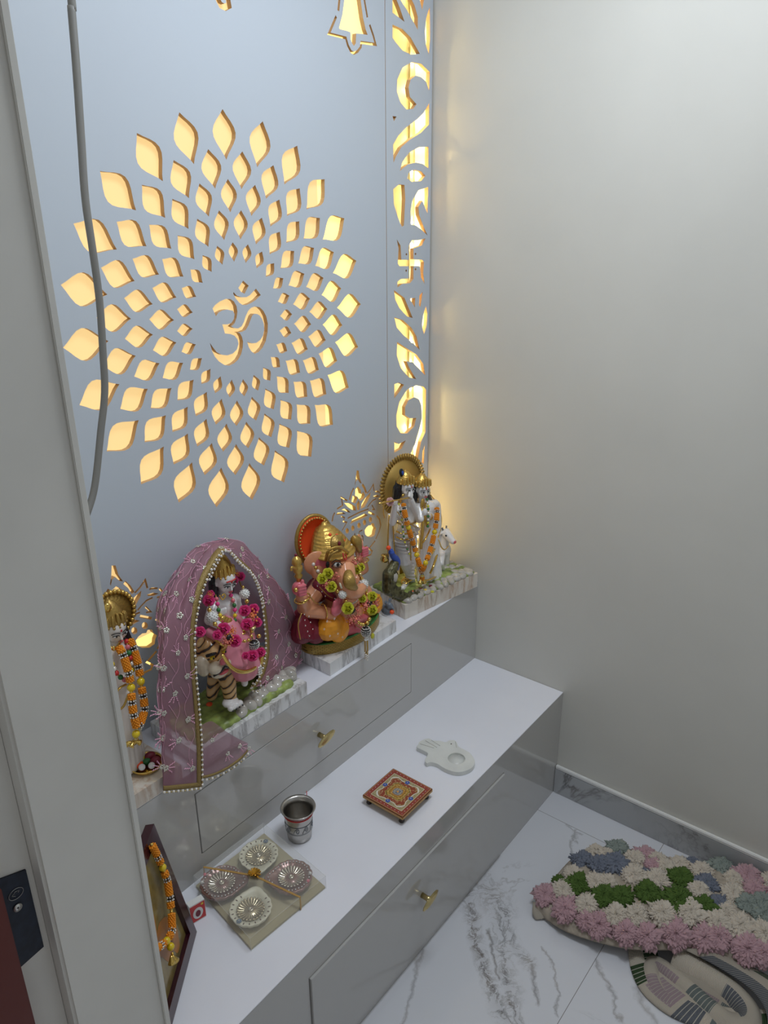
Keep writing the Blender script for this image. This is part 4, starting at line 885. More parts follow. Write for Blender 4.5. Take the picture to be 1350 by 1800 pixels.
garland('bead_garland', 'orange bead garland hung on the flute player and his companion', [
    [Y(709, 885, YK - .038), Y(712, 905, YK - .048), Y(720, 935, YK - .052), Y(728, 960, YK - .05), Y(735, 985, YK - .062), Y(741, 1004, YK - .066)],
    [Y(768, 893, YR - .030), Y(768, 910, YR - .044), Y(763, 940, YR - .05), Y(757, 965, YR - .058), Y(748, 990, YR - .070), Y(742, 1004, YK - .068)],
    [Y(741.5, 1002, YK - .066), Y(742, 1010, YK - .067), Y(742, 1019, YK - .066)]], .0075, [('o', 1.2), ('r', 1.3), ('o', 3.0), ('r', 1.3), ('o', 1.8), ('g', .6), ('y', 1.9), ('g', .5), ('o', 2.4)], (-.17, -.16, H2 + .12))
g = bpy.data.objects['bead_garland.001']
obj('yellow_bead', S(Y(742, 1012, YK - .068), .0062, 10, 8), M['yel'], g)
for s in (-1, 1): bell_drop(g, Y(741.5 + s * 2, 1018, YK - .07), .0075, (s * .5, -.1, -1))

# ---------------------------------------------------------------- 2. elephant-headed figurine
t2 = thing('elephant_headed_figurine', 'seated elephant-headed figurine with golden turban and orange garments on a round green base', 'figurine', (-.56, -.11, H2))
flatslab(t2, [(-.699, -.193), (-.416, -.190), (-.416, -.020), (-.694, -.024)], .038, M['slabw'])
gc = Vector((-.563, -.108, H2 + .038)); RX, RY = .138, .082
bm = lathe([(.99, 0), (1.01, .004), (1.0, .030), (.965, .034), (.96, .031), (0, .031)], (0, 0, 0), 64)
for v in bm.verts: v.co = Vector((v.co.x * RX, v.co.y * RY, v.co.z)) + gc
M['brick'] = bpy.data.materials.new('gold_brick'); M['brick'].use_nodes = True; nt = M['brick'].node_tree; bs = nt.nodes['Principled BSDF']; bs.inputs['Roughness'].default_value = .35; bs.inputs['Metallic'].default_value = .35
tc = N(nt, 'ShaderNodeTexCoord'); sp = N(nt, 'ShaderNodeSeparateXYZ'); nt.links.new(tc.outputs['Object'], sp.inputs[0]); cb_ = N(nt, 'ShaderNodeCombineXYZ'); nt.links.new(sp.outputs[0], cb_.inputs[0]); nt.links.new(sp.outputs[2], cb_.inputs[1])
bt = N(nt, 'ShaderNodeTexBrick'); bt.inputs['Scale'].default_value = 60; bt.inputs['Color1'].default_value = (.40, .26, .05, 1); bt.inputs['Color2'].default_value = (.48, .32, .07, 1); bt.inputs['Mortar'].default_value = (.16, .10, .02, 1); bt.inputs['Mortar Size'].default_value = .03
nt.links.new(cb_.outputs[0], bt.inputs['Vector']); nt.links.new(bt.outputs[0], bs.inputs['Base Color'])
o = obj('round_base', bm, [M['brick'], M['green']], t2)
for p_ in o.data.polygons: p_.material_index = 1 if p_.center.z + H2 > H2 + .038 + .0305 and p_.normal.z > .5 else 0
G2 = H2 + .038 + .031
YG = -.115
fg = Vector((-.10, -1, -.15))
# halo
hc_ = Y(553, 950, -.060); hn = Vector((-.25, -1, .12)).normalized(); x, y, _ = frame_of(hn)
h_ = obj('halo_shell', lathe([(0, -.004), (.040, -.003), (.052, .004), (.055, .010), (.058, .004), (.050, -.008), (0, -.012)], hc_, 36, hn), M['redor'], t2)
bm = bmesh.new()
lc = hc_ - t2.location
def hs(l_): return Vector((lc.x + (l_.x - lc.x) * .88, l_.y, lc.z + (l_.z - lc.z) * 1.12))
for v in h_.data.vertices: v.co = hs(v.co)
hz = Vector((0, 0, 0))
for k in range(40):
    a = 2 * pi * k / 40; p_ = hc_ + (x * cos(a) + y * sin(a)) * .0555 + hn * .010; l_ = p_ - t2.location; p_ = t2.location + hs(l_); sph(bm, p_, .0032, 6, 5)
obj('halo_beads', bm, M['gold'], h_)
bm = bmesh.new()
tube(bm, [t2.location + hs(q_ - t2.location) for q_ in [hc_ + (x * cos(a) + y * sin(a)) * .061 for a in [i * pi / 24 for i in range(48)]]], .0055, 8, True)
obj('halo_edge', bm, M['goldd'], h_)
HG = Y(594, 988, YG - .02)
def gbody(bm):
    sph(bm, HG, (.043, .040, .044)); sph(bm, HG + Vector((.004, -.018, .012)), (.030, .028, .030)); sph(bm, HG + Vector((-.012, -.022, -.018)), (.020, .018, .018)); sph(bm, HG + Vector((.022, -.020, -.018)), (.020, .018, .018))
    # trunk
    tr = spline([Y(604, 998, YG - .055), Y(607, 1016, YG - .074), Y(610, 1032, YG - .082), Y(618, 1041, YG - .086), Y(629, 1040, YG - .084), Y(636, 1031, YG - .078), Y(634, 1024, YG - .074)], 6)
    n = len(tr)
    tube(bm, tr, [.021 * (1 - i / n) + .010 for i in range(n)], 12)
    # trunk root, neck, torso, belly
    sph(bm, Y(592, 1035, YG), (.052, .036, .040)); sph(bm, Y(598, 1066, YG - .012), (.062, .048, .048)); sph(bm, Y(600, 1085, YG), (.075, .05, .03))
    # right shoulder, arms
    cap(bm, Y(562, 1030, YG), Y(536, 1068, YG - .012), .024, .021); cap(bm, Y(536, 1068, YG - .012), Y(530, 1048, YG - .030), .019, .015)
    cap(bm, Y(540, 1072, YG - .015), Y(583, 1080, YG - .055), .021, .015)
    # left arms
    cap(bm, Y(625, 1020, YG), Y(642, 1040, YG - .01), .022, .020); cap(bm, Y(640, 1000, YG + .02), Y(636, 975, YG + .005), .014, .011); cap(bm, Y(620, 1010, YG + .02), Y(640, 1000, YG + .02), .016, .014)
    cap(bm, Y(642, 1040, YG - .01), Y(650, 1060, YG - .04), .018, .014)
blob('body', gbody, M['skin'], t2, .002, 4)
for c_, a in [(Y(556, 990, YG - .004), -.55), (Y(630, 960, YG + .004), .5)]:
    def gear(bm):
        R_ = Matrix.Rotation(a, 3, 'Z'); sph(bm, c_, (.034, .008, .034), 14, 10, R_); sph(bm, c_ + Vector((.0, -.004, -.020)), (.020, .007, .026), 12, 8, R_)
    e_ = blob('ear', gear, M['skin'], t2, .002, 3); obj('inner_ear', S(c_ + Vector((.003, -.005, -.004)), (.024, .006, .027), 14, 10, Matrix.Rotation(a, 3, 'Z')), M['pink'], e_)
def ghand(bm):
    # raised right hand: closed fingers around the goad, and blessing palm
    c_ = Y(524, 1034, YG - .035); sph(bm, c_, (.017, .015, .019))
    for k in range(4): cap(bm, c_ + Vector((-.010 + .001 * k, -.012, .012 - .008 * k)), c_ + Vector((.006, -.018, .011 - .008 * k)), .0052, .0045, 8)
    cap(bm, c_ + Vector((.010, -.006, .006)), c_ + Vector((.006, -.010, .020)), .006, .005, 8)
blob('right_hand', ghand, M['pink'], t2, .0018, 2)
def gpalm(bm):
    c_ = Y(592, 1070, YG - .070); sph(bm, c_, (.021, .010, .020))
    for k in range(4): cap(bm, c_ + Vector((-.012 + .008 * k, -.002, .014)), c_ + Vector((-.012 + .009 * k, -.004, .030 - .003 * abs(k - 1.5))), .0052, .0042, 8)
    cap(bm, c_ + Vector((.016, -.002, -.004)), c_ + Vector((.026, -.006, .008)), .0058, .0046, 8)
blob('blessing_hand', gpalm, M['pink'], t2, .0018, 2)
def gh3(bm):
    c_ = Y(636, 968, YG - .002); sph(bm, c_, (.013, .012, .015))
    for k in range(4): cap(bm, c_ + Vector((-.008, -.010, .010 - .007 * k)), c_ + Vector((.008, -.014, .010 - .007 * k)), .0042, .0038, 8)
    c_ = Y(650, 1062, YG - .045); sph(bm, c_, (.014, .012, .013))
blob('left_hands', gh3, M['pink'], t2, .0018, 2)
def feet(bm):
    cap(bm, Y(598, 1112, YG - .04), Y(628, 1104, YG - .062), .017, .015); 
    for k in range(5): sph(bm, Y(626 + k * 1.3, 1098 + k * 4, YG - .070), .0052, 8, 6)
    cap(bm, Y(640, 1088, YG - .03), Y(622, 1092, YG - .055), .016, .012)
blob('feet', feet, M['pink'], t2, .0018, 3)
def dh(bm):
    sph(bm, Y(581, 1103, YG - .045), (.044, .032, .034)); sph(bm, Y(596, 1112, YG - .055), (.030, .022, .026)); cap(bm, Y(600, 1090, YG - .01), Y(578, 1100, YG - .045), .035, .032)
    for k in range(4): tube(bm, spline([Y(596 + 2 * k, 1100 - 5 * k, YG - .055), Y(604 + 2 * k, 1108 - 3 * k, YG - .074), Y(602 + 3 * k, 1122 - 4 * k, YG - .07)], 4), .005, 8)
blob('orange_trousers', dh, M['orange'], t2, .002, 3)
def dh2(bm):
    sph(bm, Y(655, 1062, YG - .025), (.032, .028, .034)); cap(bm, Y(625, 1085, YG), Y(653, 1066, YG - .02), .03, .028)
    for k in range(4): tube(bm, spline([Y(650, 1054 + 7 * k, YG - .048), Y(660, 1051 + 7 * k, YG - .056), Y(667, 1046 + 7 * k, YG - .045)], 4), .004, 8)
blob('orange_trousers', dh2, M['orange'], t2, .002, 3)
for px, py in [(575, 1092), (588, 1088), (570, 1106), (594, 1114), (602, 1120), (580, 1118)]:
    c_ = Y(px, py, YG - .080); dd = (c_ - CAM).normalized()
    bm = bmesh.new()
    for k in range(5): sph(bm, c_ + Vector((.0022 * cos(k * 1.26), 0, .0022 * sin(k * 1.26))), .0009, 5, 4)
    o = obj('print_dot', bm, M['white'], t2)
def shawl(bm):
    sph(bm, Y(560, 1035, YG + .018), (.050, .026, .038)); cap(bm, Y(545, 1080, YG + .01), Y(530, 1108, YG - .002), .032, .036); cap(bm, Y(534, 1086, YG + .01), Y(555, 1112, YG - .02), .03, .03)
    cap(bm, Y(560, 1030, YG - .01), Y(585, 1050, YG - .040), .018, .012); sph(bm, Y(630, 1042, YG + .01), (.034, .024, .034))
    for k in range(6): tube(bm, spline([Y(533 - 1.5 * k + 4, 1074 + k, YG - .015), Y(526 + 3 * k, 1095, YG - .026), Y(524 + 5 * k, 1122 + .6 * k, YG - .034)], 4), .006, 8)
blob('crimson_shawl', shawl, M['crim'], t2, .0022, 3)
for a_ in [[(530, 1078), (524, 1098), (528, 1124)], [(562, 1032), (578, 1048), (590, 1052)], [(545, 1048), (555, 1060), (570, 1062)]]: band(t2, [Y(*q_, YG - .046) for q_ in a_], .0016, 'gold')
bm = bmesh.new()
for px, py in [(535, 1080), (536, 1090), (537, 1100), (541, 1110), (544, 1118), (550, 1106), (546, 1094), (543, 1084), (558, 1030), (566, 1040), (572, 1048)]:
    obj('shawl_sequin', S(Y(px, py, YG - .049), (.0022, .0012, .0022), 6, 4), M['rhine'], t2)
# turban
def turb(bm):
    c_ = HG + Vector((-.004, .012, .030)); tip = Y(570, 925, YG + .03)
    n = 9
    for k in range(n):
        u = k / (n - 1); q_ = c_.lerp(tip, u); R1 = .046 * (1 - u) ** .6 + .012
        sph(bm, q_, (R1, R1 * .92, .014)); tube(bm, [q_ + Vector((R1 * cos(a), R1 * .92 * sin(a), -.3 * R1 * 0)) for a in [i * pi / 10 for i in range(20)]], .0042, 6, True)
blob('turban', turb, M['gold'], t2, .002, 1)
br = Y(594, 955, YG - .055)
obj('turban_brooch', lathe([(0, .004), (.010, .004), (.012, .001), (.020, .001), (.022, -.002), (0, -.004)], br, 20, (-.2, -1, .4)), M['goldd'], t2); obj('brooch_stone', S(br + Vector((-.001, -.006, .001)), (.005, .004, .007), 8, 6), M['crim'], t2)
for k in range(3): obj('turban_bead', S(Y(580 + 12 * k, 940 - k * 3 + k * k * 4, YG - .04), .0045, 8, 6), M['redor'], t2)
band(t2, [Y(573, 985, YG - .035), Y(578, 968, YG - .055), Y(597, 962, YG - .066), Y(612, 972, YG - .058)], .0035, 'gold')
band(t2, [Y(577, 985, YG - .05), Y(582, 975, YG - .064), Y(594, 968, YG - .072)], .003, 'goldd')
# face paint
ec = Y(593, 993, YG - .0695)
obj('eye', S(Y(593, 993, YG - .062), (.012, .006, .0058), 12, 8, Matrix.Rotation(.25, 3, 'Y')), M['white'], t2); obj('iris', S(Y(594, 993, YG - .0665), (.0050, .004, .0052), 10, 8), M['black'], t2)
obj('eyelid_line', T([Y(583, 996, YG - .062), Y(589, 989, YG - .068), Y(597, 989, YG - .070), Y(603, 994, YG - .068)], .0014, 6), M['black'], t2)
obj('eyelid_line', T([Y(584, 996, YG - .064), Y(591, 998, YG - .070), Y(600, 997, YG - .070)], .0008, 6), M['black'], t2)
obj('eyebrow', T([Y(583, 990, YG - .062), Y(590, 984, YG - .067), Y(599, 987, YG - .070)], .0011, 6), M['black'], t2)
obj('cheek_mark', S(Y(576, 993, YG - .045), (.006, .004, .010), 10, 8), M['black'], t2)
obj('forehead_mark', T([Y(603, 972, YG - .070), Y(604, 979, YG - .073), Y(607, 984, YG - .073), Y(609, 980, YG - .072), Y(607, 974, YG - .070)], .0018, 6), M['red'], t2)
pl_ = [Y(612, 1003, YG - .086), Y(613, 1016, YG - .100), Y(616, 1028, YG - .106), Y(625, 1036, YG - .104)]
obj('trunk_plate', tube(bmesh.new(), spline(pl_, 5), [.008 + .008 * sin(pi * i / 15) for i in range(16)], 10, flat=.5), M['goldd'], t2)
obj('tusk', T([Y(600, 1018, YG - .070), Y(598, 1026, YG - .080), Y(601, 1034, YG - .086)], .0032, 8), M['cream'], t2)
c_ = Y(620, 1045, YG - .066); bm = bmesh.new()
for k in range(8): sph(bm, c_ + Vector((.006 * cos(k * .785), 0, .006 * sin(k * .785))), .0022, 6, 4)
c_ = Y(617, 1048, YG - .070)
obj('navel_rosette', bm, M['goldd'], t2)
band(t2, [Y(588, 1052, YG - .058), Y(605, 1064, YG - .070), Y(625, 1058, YG - .066), Y(632, 1045, YG - .05)], .0016, 'white', 'sacred_thread')
for px, py, r_, yy in [(533, 1050, .018, -.028), (570, 1074, .019, -.045), (640, 985, .013, .01), (530, 1054, .018, -.026)]:
    c_ = Y(px, py, YG + yy); obj('bangle', T([c_ + Vector((r_ * .4 * cos(a) * (0 if px != 570 else 1) + (r_ * cos(a) if px != 570 else 0), r_ * .9 * (sin(a) if px != 570 else cos(a)), (r_ * sin(a) if px == 570 else .15 * r_ * cos(a)))) for a in [i * pi / 8 for i in range(16)]], .0022, 6, True, 2), M['goldp'], t2)
obj('ring', S(Y(520, 1037, YG - .053), .006, 8, 6), M['goldp'], t2)
# held goad (left in picture) and conch-like emblem (right)
c_ = Y(526, 1024, YG - .035); tp = Y(520, 976, YG - .03)
obj('goad', lathe([(0, 0), (.006, .0), (.007, .012), (.011, .018), (.007, .024), (.012, .032), (.013, .042), (.009, .046), (.013, .052), (.011, .062), (.006, .068), (0, .072)], c_, 18, tp - c_), M['gold'], t2); obj('goad_hook', T([Y(522, 1000, YG - .046), Y(513, 997, YG - .05), Y(512, 1003, YG - .05)], .003, 6), M['gold'], t2); obj('goad_stone', S(tp, .004, 8, 6), M['crim'], t2)
c_ = Y(633, 970, YG - .02); tp = Y(615, 935, YG - .02)
obj('gold_mace', lathe([(0, 0), (.006, .0), (.010, .015), (.014, .028), (.017, .040), (.012, .052), (.004, .060), (0, .062)], c_, 18, Y(617, 932, YG - .02) - c_), M['goldd'], t2)
# mouse
def mouse(bm): c_ = Vector((-.408, -.150, H2 + .038)); sph(bm, c_ + Vector((0, 0, .016)), (.014, .02, .016)); sph(bm, c_ + Vector((-.002, -.010, .034)), (.010, .012, .011)); cap(bm, c_ + Vector((-.002, -.018, .032)), c_ + Vector((-.003, -.026, .029)), .006, .003); [sph(bm, c_ + Vector((s * .009, -.004, .045)), (.006, .003, .006)) for s in (-1, 1)]
mo = blob('mouse', mouse, M['grey'], t2, .0015, 2)
obj('mouse_sweet', S(Vector((-.412, -.172, H2 + .038 + .018)), .007, 8, 6), M['redor'], mo)
# garland of flowers and beads
tg = thing('flower_garland', 'yellow-green rose and pearl garland with tassel on the elephant-headed figurine', 'garland', (-.54, -.17, H2 + .12))
GY = YG - .082
lpath = [(551, 992, -.01), (554, 1000, -.02), (558, 1009, -.03), (565, 1018, -.045), (575, 1030, -.05), (590, 1040, -.075), (600, 1046, -.08), (607, 1055, -.085), (611, 1066, -.08), (617, 1082, -.075), (624, 1096, -.085), (634, 1104, -.095), (642, 1106, -.10)]
rpath = [(617, 958, -.03), (618, 968, -.04), (621, 978, -.045), (625, 990, -.05), (628, 1005, -.055), (634, 1018, -.06), (640, 1028, -.07), (644, 1040, -.07), (647, 1052, -.075), (650, 1070, -.085), (649, 1085, -.09), (647, 1096, -.095), (642, 1104, -.10)]
bm = bmesh.new()
for pth in (lpath, rpath):
    P3 = [Y(a, b_, YG + c) for a, b_, c in pth]; obj('string', tube(bmesh.new(), spline(P3, 4), .0012, 5), M['goldd'], tg)
def bd(px, py, yy, r_, m_): return obj('bead', S(Y(px, py, YG + yy), r_, 12, 8), M[m_], tg)
for px, py, yy, r_, m_ in [(551, 992, -.012, .0048, 'pearl'), (555, 998, -.02, .0048, 'goldp'), (559, 1004, -.03, .0048, 'pearl'), (563, 1010, -.04, .0055, 'brass'), (593, 1039, -.080, .005, 'goldp'), (608, 1057, -.09, .0055, 'goldp'), (612, 1063, -.09, .006, 'brass'),
        (617, 959, -.035, .0048, 'pearl'), (618, 966, -.04, .0048, 'goldp'), (620, 973, -.045, .0052, 'pearl'), (624, 984, -.05, .009, 'brass'), (633, 1010, -.07, .006, 'brass'), (635, 1017, -.07, .005, 'goldp'), (643, 1038, -.08, .006, 'goldp'), (645, 1045, -.085, .005, 'goldp'),
        (630, 1094, -.1, .005, 'goldp'), (634, 1097, -.1, .005, 'goldp'), (638, 1098, -.1, .0055, 'goldp'), (645, 1095, -.1, .0062, 'goldp'), (649, 1088, -.1, .0055, 'goldp')]: bd(px, py, yy, r_, m_)
def wball(tg, c, r, nm='studded_ball'):
    q_ = obj(nm, S(c, r, 14, 8), M['white'], tg); bm = bmesh.new()
    for k in range(70):
        th = math.acos(1 - 2 * (k + .5) / 70); ph = k * 2.39996
        ico(bm, c + Vector((sin(th) * cos(ph), sin(th) * sin(ph), cos(th))) * r, r * .15)
    obj('ball_studs', bm, M['rhine'], q_)
wball(tg, Y(602, 1045, YG - .088), .0105); wball(tg, Y(639, 1027, YG - .078), .0125)
fv = (-.55, -.75, .35)
for px, py, yy, r_ in [(576, 1008, -.062, .016), (566, 1017, -.058, .015), (582, 1031, -.075, .016), (611, 1069, -.098, .018), (626, 1001, -.062, .015), (634, 997, -.055, .013), (637, 1052, -.095, .012), (654, 1048, -.095, .015), (654, 1072, -.1, .016)]:
    rose(tg, Y(px, py, YG + yy), fv, r_, M['ygr'])
for px, py, yy, r_ in [(573, 1026, -.066, .012), (585, 1018, -.070, .012), (616, 1089, -.098, .014), (625, 1088, -.10, .013), (624, 990, -.07, .013), (631, 983, -.06, .010), (642, 1064, -.10, .014), (660, 1058, -.098, .012), (629, 1073, -.095, .010)]:
    berries(tg, Y(px, py, YG + yy), fv, r_, M['berry'])
for px, py, yy in [(583, 1024, -.066), (620, 1074, -.094), (650, 1060, -.094)]: obj('dark_leaf', S(Y(px, py, YG + yy), (.012, .005, .007), 8, 6), M['black'], tg)
for k, (px, py) in enumerate([(590, 1010), (594, 1016), (628, 1066), (662, 1065)]): obj('red_bud', T([Y(px - 4, py + 2, YG - .075), Y(px, py, YG - .082), Y(px + 2, py - 3, YG - .085)], [.002 + .0002 * i for i in range(13)], 6), M['berry'], tg)
tb = Y(643, 1110, YG - .105)
q_ = obj('studded_ball', S(tb, (.013, .013, .0145), 16, 10), M['black'], tg)
for k in range(5):
    h = (-1 + .5 * k) * .0105; R1 = math.sqrt(max(0, 1 - (h / .0145) ** 2)) * .013; bm = bmesh.new()
    for j in range(18): ico(bm, tb + Vector((R1 * cos(j * 2 * pi / 18), R1 * sin(j * 2 * pi / 18), h)), .0017)
    obj('stone_row', bm, M['rhine'], q_)
obj('tassel_cap', lathe([(.003, 0), (.006, .002), (.007, .010), (.004, .014)], tb - Vector((0, 0, .027)), 12, close=True), M['rhine'], tg)
for k in range(7):
    a = 2 * pi * k / 7; c_ = tb + Vector((.0045 * cos(a), .0045 * sin(a), -.026)); L_n = .036 + .004 * (k % 3)
    s_ = obj('tassel_strand', T([c_, c_ + Vector((.0005, 0, -L_n))], .0013, 5), M['gold'], tg)
    for j in range(3): obj('pearl', S(c_ + Vector((.0005, 0, -L_n - .002 - .006 * j)), .0029, 8, 6), M['pearl'], s_)
obj('loose_leaf_bead', S(Y(655, 1118, YG - .09), (.007, .004, .009), 8, 6), M['ygr'], tg)

# ---------------------------------------------------------------- 3. lady riding a tiger
t3 = thing('tiger_rider_figurine', 'pink-gowned lady figurine riding a tiger under the sheer mauve veil', 'figurine', (-.95, -.11, H2))
flatslab(t3, [(-1.135, -.2035), (-.796, -.2035), (-.790, -.030), (-1.13, -.030)], .038, M['slabw'])
G3 = H2 + .038
def dg3(bm):
    for i in range(12):
        for j in range(6): sph(bm, (-1.10 + .028 * i * .85, -.175 + .024 * j, G3 + .003), (.022, .018, .012 + .004 * noise.noise(Vector((i * .7, j * .7, 3)))), 8, 6)
blob('grassy_ground', dg3, M['moss'], t3, .003, 3)
for i in range(16):
    x_ = -.985 + .0125 * i; obj('rock', S((x_, -.178 + .012 * (i % 2) + .0035 * i * .4, G3 + .009), (.020, .0145, .011 + .003 * (i % 3)), 14, 10, Matrix.Rotation(.5 + i, 3, 'Z')), M['stone'], t3)
for i in range(6): obj('rock', S((-.81, -.165 + .022 * i, G3 + .007), (.015, .015, .010), 12, 8), M['stone'], t3)
obj('painted_flower', S(Z(368, 1238, G3 + .014), (.008, .008, .004), 8, 6), M['redor'], t3)
YD = -.115
# tiger
mt = bpy.data.materials.new('tiger_fur'); mt.use_nodes = True; nt = mt.node_tree; bs = nt.nodes['Principled BSDF']; bs.inputs['Roughness'].default_value = .3; bs.inputs['Coat Weight'].default_value = .4
tc = N(nt, 'ShaderNodeTexCoord'); wv = N(nt, 'ShaderNodeTexWave'); wv.bands_direction = 'Z'; wv.inputs['Scale'].default_value = 20; wv.inputs['Distortion'].default_value = 5; wv.inputs['Detail'].default_value = 2; wv.inputs['Detail Scale'].default_value = 1.2
mpp = N(nt, 'ShaderNodeMapping'); mpp.inputs['Rotation'].default_value = (0, .5, 0); nt.links.new(tc.outputs['Object'], mpp.inputs[0]); nt.links.new(mpp.outputs[0], wv.inputs['Vector'])
rp = N(nt, 'ShaderNodeValToRGB'); rp.color_ramp.elements[0].position = .10; rp.color_ramp.elements[0].color = (.03, .015, .008, 1); rp.color_ramp.elements[1].position = .20; rp.color_ramp.elements[1].color = (.55, .28, .08, 1); e_ = rp.color_ramp.elements.new(.8); e_.color = (.68, .44, .20, 1)
nt.links.new(wv.outputs[0], rp.inputs[0]); nt.links.new(rp.outputs[0], bs.inputs['Base Color'])
TH = Y(374, 1152, YD - .035)
def tig(bm):
    sph(bm, TH + Vector((.004, .010, .004)), (.040, .034, .040)); cap(bm, TH + Vector((.01, .02, -.01)), Y(405, 1170, YD - .01), .036, .040)
    cap(bm, Y(405, 1170, YD - .01), Y(455, 1160, YD + .02), .042, .036); cap(bm, Y(455, 1160, YD + .02), Y(470, 1178, YD + .02), .034, .028)
    cap(bm, Y(396, 1178, YD - .03), Y(402, 1205, YD - .045), .024, .018); cap(bm, Y(402, 1205, YD - .045), Y(406, 1232, YD - .050), .018, .014)
    cap(bm, Y(380, 1185, YD + .01), Y(372, 1222, YD + .0), .020, .013); cap(bm, Y(468, 1178, YD + .01), Y(458, 1198, YD - .005), .022, .014)
    for s, r_ in ((-1, .012), (1, .012)): sph(bm, TH + Vector((s * .028 + .004, .004, .040)), (.013, .007, .015))
    cap(bm, Y(480, 1170, YD + .03), Y(492, 1190, YD + .02), .010, .008)
blob('tiger_body', tig, mt, t3, .002, 3)
def paws(bm):
    c_ = Y(405, 1234, YD - .055); sph(bm, c_, (.020, .018, .011)); [sph(bm, c_ + Vector((-.014 + .0095 * k, -.016, -.003)), (.0065, .008, .007)) for k in range(4)]
blob('tiger_paw', paws, M['porc'], t3, .0015, 2)
for k in range(4): obj('claw', S(Y(405, 1234, YD - .055) + Vector((-.014 + .0095 * k, -.0245, -.006)), (.002, .0025, .0018), 6, 5), M['black'], t3)
def muz(bm):
    c_ = TH + Vector((-.004, -.020, -.012)); [sph(bm, c_ + Vector((s * .014, -.008, 0)), (.017, .016, .014)) for s in (-1, 1)]; sph(bm, c_ + Vector((0, -.003, -.020)), (.022, .016, .012)); sph(bm, TH + Vector((-.030, 0, -.012)), (.014, .02, .026)); sph(bm, TH + Vector((.032, .0, -.014)), (.012, .02, .026))
blob('tiger_muzzle', muz, mat('cream_fur', (.76, .66, .50), .3, coat=.4), t3, .0016, 2)
obj('tiger_nose', S(TH + Vector((-.004, -.043, .004)), (.012, .007, .009), 10, 8), M['pink'], t3)
obj('tiger_mouth', T([TH + Vector((-.028, -.032, -.026)), TH + Vector((-.014, -.040, -.020)), TH + Vector((-.004, -.044, -.010)), TH + Vector((.008, -.040, -.020)), TH + Vector((.022, -.030, -.026))], .0024, 6), M['black'], t3)
obj('tongue', S(TH + Vector((-.003, -.036, -.026)), (.014, .008, .005), 10, 6), M['lip'], t3)
for s in (-1, 1):
    e_ = obj('tiger_eye', S(TH + Vector((s * .017 - .003, -.024, .013)), (.0065, .005, .0048), 10, 8), M['yel'], t3); obj('pupil', S(TH + Vector((s * .017 - .003, -.0285, .013)), (.0025, .002, .003), 8, 6), M['black'], e_)
    obj('brow_ridge', T([TH + Vector((s * .008 - .003, -.026, .020)), TH + Vector((s * .018 - .003, -.028, .024)), TH + Vector((s * .028 - .003, -.018, .020))], .0035, 6), M['black'] if s < 0 else M['goldd'], t3)
# rider
LH = Y(394, 1021, YD - .01); fl = Vector((-.05, -1, -.32)); lr = .0275
def lady(bm):
    headp(bm, LH, lr, fl); cap(bm, LH - Vector((0, -.006, .022)), Y(395, 1052, YD), .011, .012); cap(bm, Y(378, 1060, YD), Y(412, 1055, YD), .016, .016); cap(bm, Y(395, 1062, YD), Y(398, 1098, YD), .030, .026)
    cap(bm, Y(377, 1062, YD), Y(368, 1090, YD - .02), .014, .012); cap(bm, Y(368, 1090, YD - .02), Y(385, 1100, YD - .05), .011, .009)
    cap(bm, Y(413, 1058, YD), Y(422, 1085, YD - .02), .014, .012); cap(bm, Y(422, 1085, YD - .02), Y(420, 1118, YD - .045), .011, .009)
    for k in range(4): cap(bm, Y(418 + 1.5 * k, 1120, YD - .05), Y(419 + 1.5 * k, 1130 - k, YD - .056), .0038, .003, 8)
    for k in range(3): cap(bm, Y(388, 1074 + 3 * k, YD - .038), Y(396, 1070 + 3 * k, YD - .044), .005, .004, 8)
    cap(bm, Y(428, 1180, YD - .045), Y(430, 1201, YD - .055), .010, .008)
blob('lady_body', lady, M['porc'], t3, .0018, 3)
face(t3, LH, lr, fl)
obj('forehead_stripe', T([LH + Vector((-.013, -.024, .008)), LH + Vector((0, -.030, .010)), LH + Vector((.013, -.025, .008))], .0016, 6), M['red'], t3)
def lhair(bm): sph(bm, LH + Vector((.002, .014, .008)), (.030, .022, .028)); cap(bm, LH + Vector((-.022, .010, 0)), LH + Vector((-.024, .012, -.045)), .012, .010); cap(bm, LH + Vector((.022, .014, 0)), LH + Vector((.026, .016, -.04)), .012, .010)
blob('lady_hair', lhair, M['black'], t3, .0018, 2)
crown(t3, LH + Vector((.0, .004, .022)), .026, fl, .046)
def gown(bm):
    c0_ = Y(402, 1095, YD - .005)
    cap(bm, c0_, Y(415, 1125, YD - .02), .036, .046); cap(bm, Y(395, 1108, YD - .03), Y(422, 1140, YD - .045), .034, .034)
    cap(bm, Y(420, 1130, YD - .045), Y(428, 1168, YD - .05), .032, .040)
    for k in range(9): a = -1.2 + .3 * k; q_ = Y(405 + a * 4, 1115, YD - .060 + .006 * abs(a)); cap(bm, q_, Y(423 + a * 20, 1168 - 5 * abs(a) + (4 if a < 0 else -4) * abs(a), YD - .082 + .012 * abs(a)), .006, .009, 8)
    cap(bm, Y(388, 1118, YD - .05), Y(370, 1112, YD - .03), .018, .012)
blob('gown', gown, M['gown'], t3, .002, 2)
obj('gown_hem', T([Y(391, 1150, YD - .095), Y(400, 1165, YD - .105), Y(413, 1177, YD - .110), Y(430, 1181, YD - .106), Y(446, 1176, YD - .092), Y(458, 1165, YD - .07)], .0048, 8, flat=.5), M['goldp'], t3)
obj('gown_sash', T([Y(378, 1125, YD - .07), Y(392, 1134, YD - .09), Y(404, 1132, YD - .09)], .003, 6), M['goldp'], t3)
